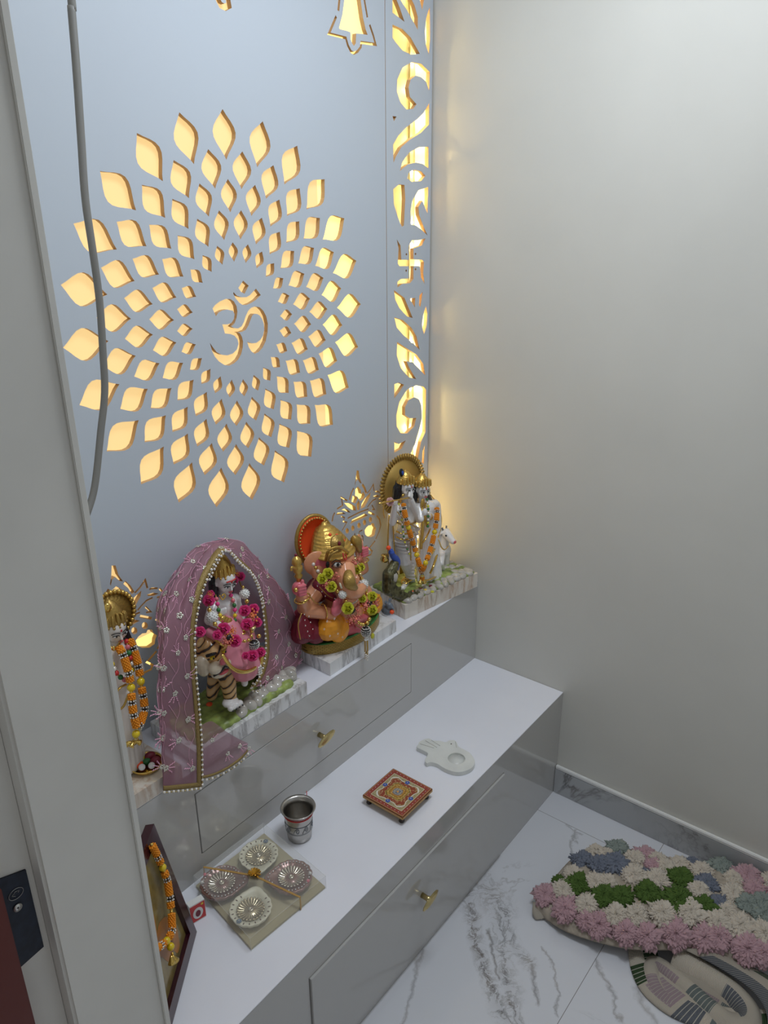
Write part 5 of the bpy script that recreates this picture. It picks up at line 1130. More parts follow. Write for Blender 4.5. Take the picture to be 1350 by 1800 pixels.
strand(t3, [Y(379, 1045, YD - .022), Y(382, 1060, YD - .034), Y(386, 1080, YD - .042), Y(394, 1095, YD - .046), Y(410, 1098, YD - .046), Y(413, 1080, YD - .040), Y(411, 1060, YD - .034), Y(403, 1040, YD - .018)], .0050, ['pink', 'rose', 'green', 'yel', 'rose', 'green'])
obj('gold_necklace', T([Y(386, 1046, YD - .030), Y(391, 1054, YD - .036), Y(396, 1048, YD - .036), Y(394, 1044, YD - .034), Y(390, 1047, YD - .035)], .0018, 6), M['goldp'], t3)
for px, py in ((396, 1090), (392, 1088), (402, 1092)): obj('gold_belt_boss', S(Y(px, py, YD - .045), (.010, .005, .008), 10, 6), M['gold'], t3)
for px, py, yy in ((426, 1105, -.05), (424, 1112, -.055)): obj('bangle', S(Y(px, py, YD + yy), (.011, .011, .004), 10, 6), M['goldp'], t3)
obj('anklet', S(Y(430, 1188, YD - .055), (.010, .010, .004), 10, 6), M['goldp'], t3)
# flower garland
t4 = thing('flower_garland', 'hot pink rose and studded bead garland on the tiger-riding lady', 'garland', (-.94, -.17, H2 + .16))
for pth in ([(366, 1040, -.02), (368, 1070, -.04), (375, 1088, -.06), (380, 1100, -.08), (395, 1112, -.09), (408, 1126, -.095)], [(420, 1020, 0), (426, 1035, -.02), (433, 1060, -.04), (436, 1090, -.05), (440, 1110, -.06), (446, 1130, -.07), (450, 1160, -.07)], [(408, 1126, -.09), (430, 1128, -.085), (446, 1125, -.07)]):
    obj('string', tube(bmesh.new(), spline([Y(a, b_, YD + c) for a, b_, c in pth], 4), .0014, 5), M['goldd'], t4)
wball(t4, Y(373, 1085, YD - .062), .0125); wball(t4, Y(430, 1044, YD - .035), .0110)
for px, py, yy, r_ in [(427, 1032, -.03, .0038), (434, 1057, -.045, .005), (378, 1097, -.075, .005), (368, 1072, -.055, .005), (443, 1110, -.07, .0042), (442, 1118, -.075, .0042), (437, 1125, -.08, .004), (430, 1127, -.085, .0042), (455, 1118, -.06, .0055)]: obj('bead', S(Y(px, py, YD + yy), r_, 12, 8), M['goldp'], t4)
bb = Y(446, 1133, YD - .078); q_ = obj('studded_ball', S(bb, (.0125, .0125, .011), 16, 10), M['black'], t4)
for k in range(4):
    h = (-.7 + .47 * k) * .009; R1 = math.sqrt(max(0, 1 - (h / .011) ** 2)) * .0125; bm = bmesh.new()
    for j in range(18): ico(bm, bb + Vector((R1 * cos(j * 2 * pi / 18), R1 * sin(j * 2 * pi / 18), h)), .0016)
    obj('stone_row', bm, M['rhine'], q_)
obj('bead_cap', lathe([(.004, 0), (.009, .008), (.008, .010), (0, .010)], Y(444, 1108, YD - .07), 14), M['brass'], t4)
fv = (-.6, -.75, .25)
for px, py, yy, r_ in [(393, 1105, -.085, .016), (382, 1116, -.085, .012), (413, 1126, -.095, .016), (352, 1110, -.085, .013), (430, 1073, -.05, .015), (446, 1070, -.045, .014), (434, 1097, -.06, .016), (452, 1094, -.055, .013), (444, 1152, -.085, .015), (458, 1146, -.075, .013), (432, 1152, -.09, .010), (410, 1020, -.006, .013), (423, 1013, -.004, .012), (367, 1055, -.03, .015), (370, 1044, -.02, .010)]:
    rose(t4, Y(px, py, YD + yy), fv, r_, M['rose'])
for px, py, yy, r_, m_ in [(401, 1118, -.092, .014, 'berryo'), (398, 1128, -.095, .012, 'berry'), (408, 1108, -.085, .010, 'berryo'), (443, 1082, -.055, .016, 'berryo'), (440, 1089, -.06, .010, 'berry'), (416, 1008, -.004, .008, 'berryo'), (369, 1046, -.03, .008, 'berryo')]:
    berries(t4, Y(px, py, YD + yy), fv, r_, M[m_], 16)
obj('dark_leaf', S(Y(403, 1120, YD - .098), (.008, .004, .006), 8, 6), M['black'], t4)
tb = Y(453, 1168, YD - .08)
obj('gold_wrap', S(Y(459, 1160, YD - .075), (.006, .006, .014), 10, 8, Matrix.Rotation(.4, 3, 'Y')), M['goldp'], t4)
for k in range(6):
    for j in range(4): obj('pearl', S(tb + Vector((.006 * cos(k * 1.05), .006 * sin(k * 1.05), -.005 - .0058 * j)), .0032, 8, 6), M['pearl'], t4)

# ---------------------------------------------------------------- 4. standing figurine at the far left
t5 = thing('standing_lady_figurine', 'white standing lady figurine with gold halo crown half hidden by the door jamb', 'figurine', (-1.30, -.12, H2))
flatslab(t5, [(-1.45, -.204), (-1.178, -.204), (-1.185, -.04), (-1.45, -.04)], .036, M['slabt'])
G5 = H2 + .036; YL = -.115
VH = Y(200, 1106, YL); fv5 = Vector((-.02, -1, -.30)); vr = .027
def l5(bm):
    headp(bm, VH, vr, fv5); cap(bm, VH - Vector((0, -.004, .02)), Y(200, 1132, YL), .011, .012); cap(bm, Y(178, 1150, YL), Y(228, 1138, YL), .017, .015)
    cap(bm, Y(200, 1150, YL), Y(203, 1190, YL), .030, .026); b_ = Vector((Y(203, 1190, YL).x - .012, YL, G5 + .02)); cap(bm, Y(203, 1190, YL), b_, .032, .034)
    for k in range(13): a = -pi * k / 12; cap(bm, Y(203, 1195, YL) + Vector((.028 * cos(a), .024 * sin(a), 0)), b_ + Vector((.038 * cos(a), .034 * sin(a), -.008)), .006, .009, 8)
    cap(bm, Y(230, 1140, YL), Y(244, 1178, YL - .01), .014, .012); cap(bm, Y(244, 1178, YL - .01), Y(232, 1215, YL - .03), .011, .009); sph(bm, Y(230, 1222, YL - .034), (.009, .008, .012))
    cap(bm, Y(178, 1150, YL), Y(170, 1200, YL - .02), .014, .011)
    cap(bm, Y(225, 1135, YL + .01), Y(240, 1260, YL + .016), .010, .016)
blob('lady_body', l5, mat('cream_porcelain', (.78, .72, .66), .2, coat=.5), t5, .0018, 3)
face(t5, VH, vr, fv5)
def h5(bm): sph(bm, VH + Vector((.002, .014, .008)), (.029, .022, .027)); cap(bm, VH + Vector((.022, .012, 0)), Y(228, 1130, YL + .008), .010, .008); cap(bm, VH + Vector((-.022, .012, 0)), VH + Vector((-.026, .014, -.05)), .012, .010)
blob('lady_hair', h5, M['black'], t5, .0018, 2)
crown(t5, VH + Vector((0, .004, .020)), .027, fv5, .045, m=M['goldd'])
hc_ = Y(196, 1083, YL + .018); o = obj('halo_disc', disc(hc_, Vector((0, 1, 0)), .050, .004, 32), M['goldd'], t5); bm = bmesh.new()
for k in range(34): a = 2 * pi * k / 34; sph(bm, hc_ + Vector((.051 * cos(a), -.001, .051 * sin(a))), .0052, 8, 6)
obj('halo_beads', bm, M['gold'], o)
obj('crown_boss', S(Y(189, 1068, YL - .012), (.008, .006, .010), 10, 8), M['goldp'], t5)
band(t5, [Y(188, 1130, YL - .022), Y(197, 1140, YL - .034), Y(206, 1137, YL - .030), Y(212, 1127, YL - .018)], .0026); obj('necklace_drop', S(Y(200, 1140, YL - .036), (.004, .003, .006), 8, 6), M['goldp'], t5)
strand(t5, [Y(185, 1128, YL - .02), Y(190, 1140, YL - .032), Y(194, 1160, YL - .040), Y(206, 1185, YL - .042), Y(226, 1196, YL - .040), Y(232, 1175, YL - .030), Y(226, 1145, YL - .026), Y(222, 1125, YL - .010)], .0055, ['pink', 'red', 'green', 'yel', 'pearl', 'red', 'green'])
for a_ in [[(205, 1216), (212, 1208), (222, 1203)], [(210, 1248), (218, 1240), (225, 1222)], [(238, 1150), (246, 1165), (250, 1180), (246, 1195)]]: band(t5, [Y(*q_, YL - .046 if q_[0] < 236 else YL - .012) for q_ in a_], .0024, 'gold')
obj('gold_foot', T([Y(214, 1316, YL - .04), Y(224, 1308, YL - .05), Y(234, 1306, YL - .055), Y(241, 1300, YL - .052)], .0058, 8), M['goldp'], t5)
gg = garland('bead_garland', 'orange bead garland on the white standing lady half hidden by the jamb', [
    [Y(209, 1138, YL - .030), Y(216, 1150, YL - .045), Y(224, 1175, YL - .055), Y(230, 1205, YL - .062), Y(232, 1235, YL - .07), Y(236, 1262, YL - .078), Y(240, 1278, YL - .08)],
    [Y(228, 1124, YL - .012), Y(238, 1150, YL - .028), Y(244, 1175, YL - .040), Y(250, 1215, YL - .055), Y(254, 1240, YL - .065), Y(252, 1262, YL - .072), Y(243, 1278, YL - .08)]], .0078,
    [('o', 1.9), ('r', 1.4), ('o', 3.4), ('r', 1.5), ('o', 1.5), ('g', .5), ('y', 2.0), ('g', .5), ('o', 1.6), ('r', 1.4)], (-1.21, -.18, H2 + .14))
obj('gold_bead', S(Y(240.5, 1281, YL - .08), .0038, 8, 6), M['brass'], gg); obj('yellow_bead', S(Y(239, 1290, YL - .08), .0082, 12, 8), M['yel'], gg); obj('gold_bead', S(Y(238, 1299, YL - .08), .0036, 8, 6), M['brass'], gg)
for s in (-1, 1): bell_drop(gg, Y(236 + s, 1303, YL - .078), .0062, (s * .8, -.2, -.7))
# offering dish on its marble base
dc = Z(257, 1346, G5 + .004); dc.z = G5 + .0005
t6 = thing('fruit_dish', 'small round gold dish of painted fruit beside the veil', 'dish', dc)
obj('dish', lathe([(0, .001), (.024, .001), (.030, .006), (.033, .013), (.035, .013), (.034, .010), (.032, .005), (.026, 0), (0, 0)], dc, 36), M['goldp'], t6)
def fz(px, py, dz=.014): return Z(px, py, G5 + dz)
for px, py, r_, m_, nm in [(244, 1344, (.010, .009, .008), 'redor', 'orange_fruit'), (258, 1339, (.009, .008, .007), 'green', 'green_fruit'), (263, 1330, (.014, .010, .010), 'crim', 'red_apple'), (273, 1338, (.012, .010, .010), 'crim', 'red_apple')]:
    obj(nm, S(fz(px, py, .016), r_, 14, 10), M[m_], t6)
for k in range(4): obj('banana', T([fz(236 + 4 * k, 1345 - k, .012), fz(238 + 4 * k, 1336 - k, .020), fz(241 + 4 * k, 1328, .022)], [.0038, .0044, .0047, .0048, .0048, .0048, .0048, .0047, .0044, .004, .0034, .003, .002][:13], 8), M['ygr'] if k % 2 else M['yel'], t6)
for px, py in ((250, 1350), (267, 1347)):
    c_ = fz(px, py, .015); o = obj('coconut_half', S(c_, (.0088, .0088, .007), 14, 10), M['brown'], t6); obj('coconut_flesh', disc(c_ + Vector((-.002, -.003, .0045)), (-.35, -.5, .8), .0068, .0024, 16), M['white'], o)

# ================================================================== SHEER VEIL OVER THE TIGER RIDER
Fc = [(355, 1382, -.216), (354, 1310, -.216), (349, 1240, -.215), (343, 1170, -.212), (342, 1110, -.203), (352, 1050, -.188), (371, 1000, -.170), (394, 966, -.155), (418, 988, -.150), (443, 1012, -.140), (457, 1050, -.13), (464, 1098, -.125), (466, 1145, -.13), (458, 1183, -.15), (442, 1208, -.165)]
Sc = [(291, 1388, -.214), (287, 1300, -.213), (284, 1220, -.211), (286, 1150, -.205), (290, 1090, -.180), (305, 1030, -.14), (335, 975, -.10), (375, 953, -.085), (425, 962, -.085), (470, 1010, -.085), (500, 1052, -.085), (524, 1100, -.09), (529, 1140, -.10), (514, 1175, -.12), (474, 1202, -.14)]
Bk = [(308, 1376, -.210), (304, 1300, -.209), (298, 1225, -.207), (290, 1150, -.160), (276, 1088, -.08), (284, 1045, -.035), (330, 990, -.025), (375, 966, -.022), (420, 975, -.022), (458, 1020, -.022), (488, 1060, -.022), (508, 1105, -.025), (512, 1150, -.03), (500, 1180, -.05), (470, 1198, -.08)]
NU = 8
fF, fS, fB = [spline([Y(*q_) for q_ in L_], NU) for L_ in (Fc, Sc, Bk)]
NUT = len(fF)
def vs(i, v):
    """veil surface: i along the hood, v from the trimmed front edge to the back"""
    i = max(0, min(NUT - 1.001, i)); k = int(i); t_ = i - k
    a, s, b_ = [L_[k].lerp(L_[k + 1], t_) for L_ in (fF, fS, fB)]
    c = s * 2 - (a + b_) / 2
    p_ = a * (1 - v) ** 2 + c * 2 * v * (1 - v) + b_ * v * v
    out = (s - (a + b_) / 2); out = out.normalized() if out.length > 1e-6 else Vector((0, -1, 0))
    amp = .0085 * sin(pi * min(1, v * 1.15)) * (1 if 5 < i < 105 else .6)
    f = sin(v * 17 + 1.4 * sin(i * .09) + .6 * noise.noise(p_ * 9)) * amp + .005 * noise.noise(p_ * 22) * min(1, v * 4) + .010 * noise.noise(p_ * 7 + Vector((3, 1, 0))) * min(1, v * 3)
    p_ = p_ + out * f
    if p_.z < H2 + .05 and p_.x > -1.5: p_.y = min(p_.y, -.2065) if i < 22 else p_.y
    p_.y = min(p_.y, -.012)
    return p_
tv = thing('veil', 'sheer mauve embroidered veil with gold and pearl trim draped over the tiger rider', 'veil', (-1.0, -.20, H2))
NV = 40
rows = [[vs(i, j / NV) for j in range(NV + 1)] for i in range(NUT)]
bm = loft(rows)
obj('net_cloth', bm, M['veil'], tv)
# cloth hanging behind the rider, joining both sides of the hood
bl, brt = fB[:7 * NU + 1][::-1], fB[7 * NU:]
rows = []
for k in range(min(len(bl), len(brt))):
    a, b_ = bl[k], brt[k]
    if min(a.z, b_.z) < H2 + .045: break
    rows.append([a.lerp(b_, j / 24) + Vector((0, .004 * sin(j * 1.3 + k * .05) - .0 * j, 0)) for j in range(25)])
for r_ in rows:
    for p_ in r_: p_.y = min(-.008, p_.y)
obj('net_back', loft(rows), M['veil'], tv)
# small flap lying over the step edge
FA = spline([Y(352, 1276, -.2165), Y(372, 1268, -.218), Y(395, 1284, -.219), Y(418, 1298, -.219), Y(435, 1306, -.2175)], 6)
FB = spline([Y(357, 1368, -.2165), Y(378, 1362, -.219), Y(402, 1350, -.221), Y(424, 1334, -.220), Y(437, 1318, -.2185)], 6)
def fl_(i, v): i = min(len(FA) - 1, i); return FA[i].lerp(FB[i], v) + Vector((0, -.003 * sin(v * 9 + i * .3) * sin(pi * v), 0))
flap = obj('net_flap', loft([[fl_(i, j / 12) for j in range(13)] for i in range(len(FA))]), M['veil'], tv)
def ribbon(nm, path, inward, w_, par):
    bm = loft([[p_, p_ + (q_ - p_).normalized() * w_ * .5 + Vector((0, -.0012, 0)), p_ + (q_ - p_).normalized() * w_] for p_, q_ in zip(path, inward)]); bmesh.ops.translate(bm, verts=bm.verts, vec=(-.0005, -.0016, 0)); return obj(nm, solid(bm, .001), M['trim'], par)
ribbon('gold_trim', [vs(i, 0) for i in range(NUT)], [vs(i, .12) for i in range(NUT)], .0150, tv)
ribbon('gold_trim', [vs(0, j / 30) for j in range(0, 17)], [vs(5, j / 30) for j in range(0, 17)], .012, tv)
ribbon('gold_trim', FB, [fl_(i, .6) for i in range(len(FA))], .007, flap)
pm = bpy.data.meshes.new('pearl_shape'); bm = S((0, 0, 0), 1, 10, 7); bm.to_mesh(pm); bm.free(); pm.materials.append(M['pearl']); [setattr(p_, 'use_smooth', True) for p_ in pm.polygons]
pmg = pm.copy(); pmg.materials.clear(); pmg.materials.append(M['brass'])
def pearls(path, step, r, par, off=Vector((-.001, -.003, 0)), alt=True, jit=0):
    acc = 0; n = 0
    for a, b_ in zip(path, path[1:]):
        L_n = (b_ - a).length; s = 0
        while acc + (L_n - s) >= step:
            s += step - acc; acc = 0; p_ = a.lerp(b_, s / L_n) + off + Vector((random.uniform(-jit, jit), 0, random.uniform(-jit, jit))); small = alt and n % 2
            o = bpy.data.objects.new('trim_bead' if small else 'trim_pearl', pmg if small else pm); o.scale = [r * (.62 if small else 1)] * 3; o.location = p_ - tv.location; col.objects.link(o); o.parent = tv; n += 1
        acc += L_n - s
    return n
pearls([vs(i, 0) for i in range(NUT)], .0062, .0031, tv)
pearls([vs(i, 0) + Vector((.006, 0, -.004)) for i in range(44, 84)], .0085, .0028, tv, alt=False, jit=.001)
pearls([vs(0, j / 30) - Vector((0, 0, .003)) for j in range(17)], .0062, .0034, tv)
pearls([p_ - Vector((0, 0, .004)) for p_ in FB], .0075, .0032, tv)
pearls(spline([Y(446, 1196, YD - .06), Y(440, 1208, YD - .06), Y(447, 1215, YD - .06), Y(457, 1210, YD - .06), Y(456, 1195, YD - .06)], 6), .006, .0026, tv)
# embroidery: sequin blossoms, pink leaf sprays and stitched vines that follow the cloth
def nrm(i, v):
    a = vs(i + 1, v) - vs(i - 1, v); b_ = vs(i, v + .03) - vs(i, v - .03); n = a.cross(b_)
    n = n.normalized() if n.length > 1e-9 else Vector((0, -1, 0))
    return n if n.dot(CAM - vs(i, v)) > 0 else -n
bs1, bs2, bs3 = bmesh.new(), bmesh.new(), bmesh.new()
rs = random.Random(3)
def blossom(c, n, sz):
    x, y, n = frame_of(n); a0 = rs.random() * 6
    for k in range(5):
        a = a0 + k * 1.257; q_ = c + (x * cos(a) + y * sin(a)) * sz * .62 + n * .001
        lathe([(sz * .14, .0002), (sz * .40, .0), (sz * .42, .0006), (sz * .16, .0005)], q_, 10, n, bs1)
    for k in range(9):
        a = a0 + 3.2 + (k % 3 - 1) * .55; q_ = c + (x * cos(a) + y * sin(a)) * sz * (1.5 + .75 * (k // 3)) + n * .0006
        dv = (x * cos(a + .5 * (k % 3 - 1)) + y * sin(a + .5 * (k % 3 - 1))); cap(bs2, q_ - dv * sz * .28, q_ + dv * sz * .28, sz * .16, sz * .10, 6)
    return a0
spots = []
for row, v in enumerate((.10, .24, .38, .52, .66, .80)):
    for k in range(13):
        spots.append((4 + k * 8.6 + (4.3 if row % 2 else 0), v + rs.uniform(-.03, .03)))
for i, v in spots:
    if i > NUT - 3: continue
    blossom(vs(i, v), nrm(i, v), .0066 * rs.uniform(.85, 1.15))
    ii = [i + s * .9 * 1 for s in range(9)]; tube(bs3, [vs(q_, v + .035 * sin(k * .7)) + nrm(min(q_, NUT - 3), v) * .0008 for k, q_ in enumerate(ii)], .00045, 4)
    tube(bs3, [vs(i + 4 + s * .5, v + .02 * s) + nrm(min(i + 4, NUT - 3), v) * .0008 for s in range(5)], .0004, 4)
for i, v in ((6, .35), (12, .6), (18, .35), (24, .75)): blossom(fl_(min(24, i), v), Vector((-.3, -1, .2)), .0055)
obj('sequin_blossoms', bs1, M['seq'], tv)['kind'] = 'stuff'; obj('leaf_embroidery', bs2, M['embp'], tv)['kind'] = 'stuff'; obj('vine_embroidery', bs3, M['embp'], tv)['kind'] = 'stuff'

# ================================================================== CRUMPLED TUFTED RUG ON THE FLOOR
tr = thing('tufted_rug', 'crumpled tufted bath rug in pink, cream, green and grey with striped woven underside', 'rug', (-.25, -.90, 0))
grid = [
 [(945, 1606, .006), (1000, 1640, .020), (1100, 1668, .035), (1200, 1672, .045), (1290, 1692, .055), (1400, 1716, .055)],
 [(945, 1592, .030), (1010, 1612, .050), (1100, 1640, .062), (1200, 1650, .070), (1300, 1668, .078), (1400, 1690, .075)],
 [(962, 1560, .045), (1030, 1575, .070), (1110, 1600, .085), (1200, 1612, .095), (1300, 1630, .095), (1400, 1640, .09)],
 [(985, 1530, .045), (1045, 1535, .080), (1120, 1560, .090), (1205, 1570, .100), (1300, 1590, .095), (1400, 1600, .09)],
 [(1010, 1506, .035), (1065, 1505, .070), (1130, 1520, .080), (1210, 1535, .085), (1300, 1555, .075), (1400, 1565, .07)],
 [(1045, 1490, .020), (1085, 1488, .045), (1150, 1502, .045), (1220, 1514, .045), (1300, 1528, .045), (1400, 1540, .05)],
]
last = []
for px, py, z_ in grid[-1]:
    p_ = Z(px, py, z_); last.append(Vector((min(p_.x + .012, -.012), p_.y + .006, .004)))
R_ = [spline([Z(*q_) for q_ in r_], 8) for r_ in grid] + [spline(last, 8)]
cols = [spline([r_[k] for r_ in R_], 5) for k in range(len(R_[0]))]
for c_ in cols:
    for p_ in c_: p_.x = min(p_.x, -.016); p_.z = max(p_.z, .004)
bm = loft(cols); obj('rug_backing', solid(bm, .004), mat('rug_cotton', (.42, .36, .29), .9, var=.2, vscale=60), tr)
tm = []
for vtn in range(6):
    rr = random.Random(20 + vtn); bm = bmesh.new(); nS = 240
    nr, na = 22, 64; G = []
    for i in range(nr + 1):
        th = pi * .62 * i / nr; rg = []
        for k in range(na):
            a = 2 * pi * k / na; R0 = sin(min(th, pi / 2)) ** .9; dm = 1 / (abs(cos(a)) ** 1.5 + abs(sin(a)) ** 1.5) ** (1 / 1.5)
            q_ = Vector((cos(a) * 3.6, sin(a) * 3.6, th * 1.5 + vtn * 7)); s1 = abs(noise.noise(q_)) ; s2 = abs(noise.noise(Vector((cos(a) * 9, sin(a) * 9, th * 4 + vtn * 3)))); s3 = noise.noise(Vector((cos(a) * R0 * 6, sin(a) * R0 * 6, vtn)))
            k_ = 1 + (.42 * s1 + .34 * s2 + .12 * s3 - .22) * (.25 + R0)
            rg.append(bm.verts.new((cos(a) * R0 * dm * 1.12 * k_, sin(a) * R0 * dm * 1.12 * k_, (.52 * cos(th) if th < pi / 2 else .52 * cos(th)) * (1 + .5 * (s1 + s2 - .3)) + .05 * s3)))
        G.append(rg)
    for A_, B_ in zip(G, G[1:]):
        for k in range(na): bm.faces.new((A_[k], B_[k], B_[(k + 1) % na], A_[(k + 1) % na]))
    bmesh.ops.remove_doubles(bm, verts=bm.verts, dist=1e-4)
    for k in range(90):
        rad = math.sqrt((k + .5) / 90) * .95; a = k * 2.39996 + rr.random(); base = Vector((rad * .95 * cos(a), rad * .95 * sin(a), .50 * math.sqrt(max(0, 1 - rad * rad)) - .02))
        dv = (Vector((cos(a) * (.2 + rad), sin(a) * (.2 + rad), 1.0 - .9 * rad)) + Vector((rr.uniform(-.5, .5), rr.uniform(-.5, .5), rr.uniform(-.3, .1)))).normalized()
        end = base + dv * (.13 + .1 * rr.random()); tube(bm, [base - dv * .05, base.lerp(end, .6), end], [.06, .055, .03], 5)
    me = bpy.data.meshes.new('tuft_shape'); bm.to_mesh(me); bm.free(); me.materials.append(None); [setattr(p_, 'use_smooth', True) for p_ in me.polygons]; tm.append(me)
TC = {'k': mat('pink_pile', (.50, .31, .34), .9, var=.22, vscale=40, sheen=.3), 'w': mat('cream_pile', (.60, .53, .44), .9, var=.14, vscale=40, sheen=.3), 'g': mat('green_pile', (.07, .13, .02), .9, var=.3, vscale=40),
      'b': mat('slate_pile', (.17, .19, .24), .9, var=.25, vscale=40), 's': mat('sage_pile', (.26, .30, .27), .9, var=.2, vscale=40)}
flatpts = [p_ for c_ in cols for p_ in c_]
def rug_hit(px, py):
    """point of the rug surface seen at that spot, and its normal"""
    best = None; dd = (PX(px, py, z=0) - CAM).normalized()
    for a in range(len(cols) - 1):
        for b_ in range(len(cols[0]) - 1):
            p_ = cols[a][b_]; w_ = p_ - CAM; t_ = w_.dot(dd); e_ = (w_ - dd * t_).length
            if best is None or e_ < best[0] - .004 or (abs(e_ - best[0]) <= .004 and t_ < best[3]):
                n = (cols[a + 1][b_] - p_).cross(cols[a][b_ + 1] - p_); n = n.normalized() if n.length > 0 else Vector((0, 0, 1)); n = n if n.z > 0 else -n; best = (e_, p_, n, t_)
    return best[1], best[2]
TU = [('k', 180, 405, 1), ('k', 290, 475, 1.05), ('k', 375, 520, .8), ('k', 455, 565, 1.05), ('k', 600, 600, 1), ('k', 715, 600, 1), ('k', 860, 600, 1.15), ('k', 1000, 610, 1), ('k', 1090, 620, 1), ('k', 1230, 680, 1.2), ('k', 1340, 700, 1), ('k', 1440, 730, 1.1),
      ('w', 255, 360, .95), ('w', 400, 450, .95), ('w', 530, 505, .95), ('w', 650, 505, .9), ('w', 790, 490, 1.05), ('w', 950, 500, 1.1), ('w', 1080, 540, 1), ('w', 1190, 570, 1.05), ('w', 1310, 600, 1.05), ('w', 1420, 620, 1.1),
      ('g', 240, 325, .55), ('g', 350, 352, .98), ('g', 475, 412, .95), ('g', 582, 420, .95), ('g', 702, 392, 1.05), ('g', 868, 415, 1.25), ('g', 905, 305, 1.05), ('g', 1035, 455, .85), ('w', 1140, 470, .8),
      ('w', 305, 280, .8), ('w', 430, 320, .85), ('w', 512, 335, .7), ('w', 625, 290, 1.05), ('w', 755, 310, 1.0), ('w', 1000, 385, .85), ('b', 1100, 440, .8), ('s', 1230, 440, .9), ('s', 1310, 505, 1.05), ('s', 1400, 520, 1),
      ('b', 370, 228, .95), ('b', 465, 245, .95), ('b', 552, 245, 1.15), ('b', 700, 270, .5), ('w', 800, 245, .9), ('w', 880, 230, .85), ('b', 1045, 340, .95), ('w', 1150, 395, 1.0), ('s', 1340, 430, .9),
      ('w', 435, 175, .85), ('w', 500, 190, .8), ('s', 553, 158, .98), ('k', 700, 195, .95), ('w', 640, 205, .85), ('k', 740, 235, .8), ('w', 780, 215, .85), ('b', 940, 228, .7), ('w', 1012, 275, 1.0), ('s', 1110, 252, 1.05), ('k', 1250, 300, 1.25), ('k', 1270, 360, .9), ('w', 1180, 320, .8), ('w', 1380, 300, 1), ('k', 1420, 400, 1)]
for n_, (cc, x_, y_, s_) in enumerate(TU):
    p_, nn = rug_hit(900 + x_ / 3, 1440 + y_ / 3); toward = (CAM - p_).normalized(); nn = (nn * .7 + toward * .35 + Vector((0, 0, .2))).normalized()
    x, y, d_ = frame_of(nn); o = bpy.data.objects.new('tuft', tm[n_ % 6]); r_ = .0325 * s_
    mtx = Matrix((x, y, d_)).transposed().to_4x4() @ Matrix.Rotation(pi / 2 * (n_ % 4) + .12 * (n_ % 3), 4, 'Z') @ Matrix.Diagonal((r_, r_, r_ * .85, 1))
    pp_ = p_ + nn * .002; pp_.x = min(pp_.x, -.035)
    o.matrix_world = Matrix.Translation(pp_ - tr.location) @ mtx; col.objects.link(o); o.parent = tr
    o.material_slots[0].link = 'OBJECT'; o.material_slots[0].material = TC[cc]
# woven underside, folded: ribbed cloth with blocks of stripes
rb = bpy.data.materials
def rib(nm, c, lines=False):
    m = rb.new(nm); m.use_nodes = True; nt = m.node_tree; b = nt.nodes['Principled BSDF']; b.inputs['Roughness'].default_value = .85; b.inputs['Base Color'].default_value = (*c, 1)
    uv = N(nt, 'ShaderNodeUVMap'); w1 = N(nt, 'ShaderNodeTexWave'); w1.bands_direction = 'X'; w1.inputs['Scale'].default_value = 14; nt.links.new(uv.outputs[0], w1.inputs['Vector'])
    bp = N(nt, 'ShaderNodeBump'); bp.inputs['Strength'].default_value = .7; bp.inputs['Distance'].default_value = .003; nt.links.new(w1.outputs[0], bp.inputs['Height']); nt.links.new(bp.outputs[0], b.inputs['Normal'])
    if lines:
        sp = N(nt, 'ShaderNodeSeparateXYZ'); nt.links.new(uv.outputs[0], sp.inputs[0]); m1 = N(nt, 'ShaderNodeMath', operation='FRACT'); mm = N(nt, 'ShaderNodeMath', operation='MULTIPLY'); mm.inputs[1].default_value = 9
        nt.links.new(sp.outputs[0], mm.inputs[0]); nt.links.new(mm.outputs[0], m1.inputs[0]); l_ = N(nt, 'ShaderNodeMath', operation='LESS_THAN'); l_.inputs[1].default_value = .16; nt.links.new(m1.outputs[0], l_.inputs[0])
        mx = N(nt, 'ShaderNodeMix', data_type='RGBA'); mx.inputs[6].default_value = (*c, 1); mx.inputs[7].default_value = (.6, .56, .48, 1); nt.links.new(l_.outputs[0], mx.inputs[0]); nt.links.new(mx.outputs[2], b.inputs['Base Color'])
    return m
WV = [rib('woven_cream', (.64, .57, .47)), rib('woven_slate', (.15, .16, .18), True), rib('woven_green', (.035, .07, .025), True), rib('woven_pink', (.45, .34, .36), True), rib('woven_sage', (.17, .20, .19), True)]
def woven(nm, rows, blocks, par, ulen):
    """rows: list of point rows; blocks: (u0,u1,v0,v1,material)"""
    bm = loft(rows); me = bpy.data.meshes.new(nm); bm.faces.ensure_lookup_table(); uvl = bm.loops.layers.uv.new('UVMap'); nu, nv = len(rows), len(rows[0]); idx = {}
    bm.verts.index_update()
    for f in bm.faces:
        us, vs_ = [], []
        for l in f.loops:
            k = l.vert.index; u, v = (k // nv) / (nu - 1), (k % nv) / (nv - 1); l[uvl].uv = (u * ulen, v); us.append(u); vs_.append(v)
        u, v = sum(us) / 4, sum(vs_) / 4; f.material_index = 0
        for a, b_, c, d_, mi in blocks:
            if a <= u <= b_ and c <= v <= d_: f.material_index = mi
    bm.to_mesh(me); bm.free(); o = obj(nm, me, WV, par); s = o.modifiers.new('s', 'SOLIDIFY'); s.thickness = .004; s.offset = 0; return o
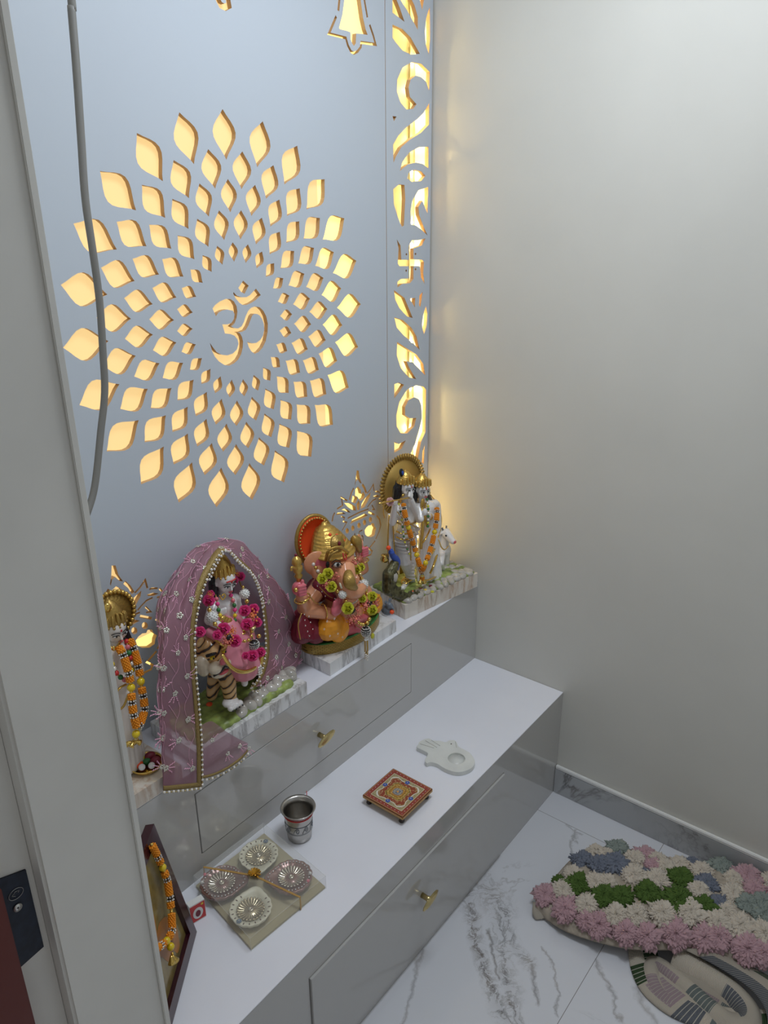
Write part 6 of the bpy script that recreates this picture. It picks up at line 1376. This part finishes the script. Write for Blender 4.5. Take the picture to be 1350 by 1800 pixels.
# lower sheet fanning out on the floor
e1 = spline([Z(1104, 1660, .004), Z(1108, 1700, .004), Z(1124, 1738, .004), Z(1152, 1768, .004), Z(1190, 1792, .004), Z(1250, 1812, .004), Z(1330, 1822, .004), Z(1420, 1830, .004)], 8)
e2 = spline([Z(1150, 1655, .012), Z(1160, 1690, .012), Z(1175, 1715, .012), Z(1200, 1735, .012), Z(1230, 1755, .012), Z(1270, 1770, .012), Z(1330, 1775, .012), Z(1400, 1770, .012)], 8)
woven('woven_underside', [[a.lerp(b_, j / 10) + Vector((0, 0, .005 * sin(pi * j / 10))) for j in range(11)] for a, b_ in zip(e1, e2)], [(.14, .27, 0, .5, 2), (0, .12, .45, 1, 2), (.54, .66, 0, .7, 1), (.28, .5, .25, .8, 3), (.8, .92, 0, .8, 2), (.7, .78, .2, .8, 4)], tr, 4)
# big rolled fold
ax_ = spline([Z(1188, 1668, .045), Z(1240, 1700, .040), Z(1290, 1735, .036), Z(1316, 1768, .032), Z(1312, 1790, .026), Z(1282, 1788, .022), Z(1245, 1762, .022), Z(1205, 1725, .022), Z(1172, 1698, .024), Z(1152, 1688, .022), Z(1146, 1702, .020), Z(1156, 1732, .016), Z(1180, 1758, .012), Z(1215, 1778, .010)], 8)
rows = []
for i, p_ in enumerate(ax_):
    a = ax_[max(0, i - 1)]; b_ = ax_[min(len(ax_) - 1, i + 1)]; d_ = (b_ - a); d_.z = 0; d_.normalize(); side = Vector((-d_.y, d_.x, 0)); u = i / (len(ax_) - 1)
    w_ = .042 * (1 - u * .75) if u < .35 else .030 * (1 - .5 * (u - .35))
    h_ = p_.z + .006
    rows.append([p_ + side * w_ * (1 - 2 * j / 12) * 1.0 - Vector((0, 0, (h_ - .010) * (abs(1 - 2 * j / 12) ** 2.4))) for j in range(13)])
woven('woven_fold', rows, [(.13, .34, .62, .98, 1), (.44, .52, .2, .9, 4), (.56, .72, .0, .45, 3), (.80, .95, .3, .9, 3)], tr, 9)
# inside of the fold: ribbed hollow
h1_ = spline([Z(1168, 1694, .020), Z(1215, 1716, .024), Z(1262, 1740, .022), Z(1290, 1765, .018)], 8); h2_ = spline([Z(1162, 1706, .012), Z(1195, 1742, .008), Z(1240, 1772, .008), Z(1285, 1786, .010)], 8)
woven('woven_hollow', [[a.lerp(b_, j / 10) - Vector((0, 0, .006 * sin(pi * j / 10))) for j in range(11)] for a, b_ in zip(h1_, h2_)], [(.25, .75, .3, .95, 3), (.8, 1, .3, 1, 4)], tr, 4)
# outer part of the fold running out of view to the right
g1 = spline([Z(1200, 1668, .055), Z(1262, 1700, .050), Z(1318, 1738, .045), Z(1345, 1775, .040), Z(1350, 1812, .03)], 8); g2 = spline([Z(1280, 1680, .055), Z(1330, 1705, .05), Z(1380, 1735, .045), Z(1420, 1770, .04), Z(1430, 1820, .02)], 8)
woven('woven_fold', [[a.lerp(b_, j / 12) + Vector((0, 0, .010 * sin(pi * j / 12) - .0)) for j in range(13)] for a, b_ in zip(g1, g2)], [(.12, .95, .02, .35, 1), (.3, .6, .7, 1, 2)], tr, 6)
# turned lining at the left corner
c1 = spline([Z(937, 1585, .030), Z(936, 1605, .014), Z(942, 1617, .003)], 6); c2 = spline([Z(962, 1592, .032), Z(968, 1604, .022), Z(974, 1611, .012)], 6)
woven('turned_lining', [[a.lerp(b_, j / 6) for j in range(7)] for a, b_ in zip(c1, c2)], [], tr, 1)
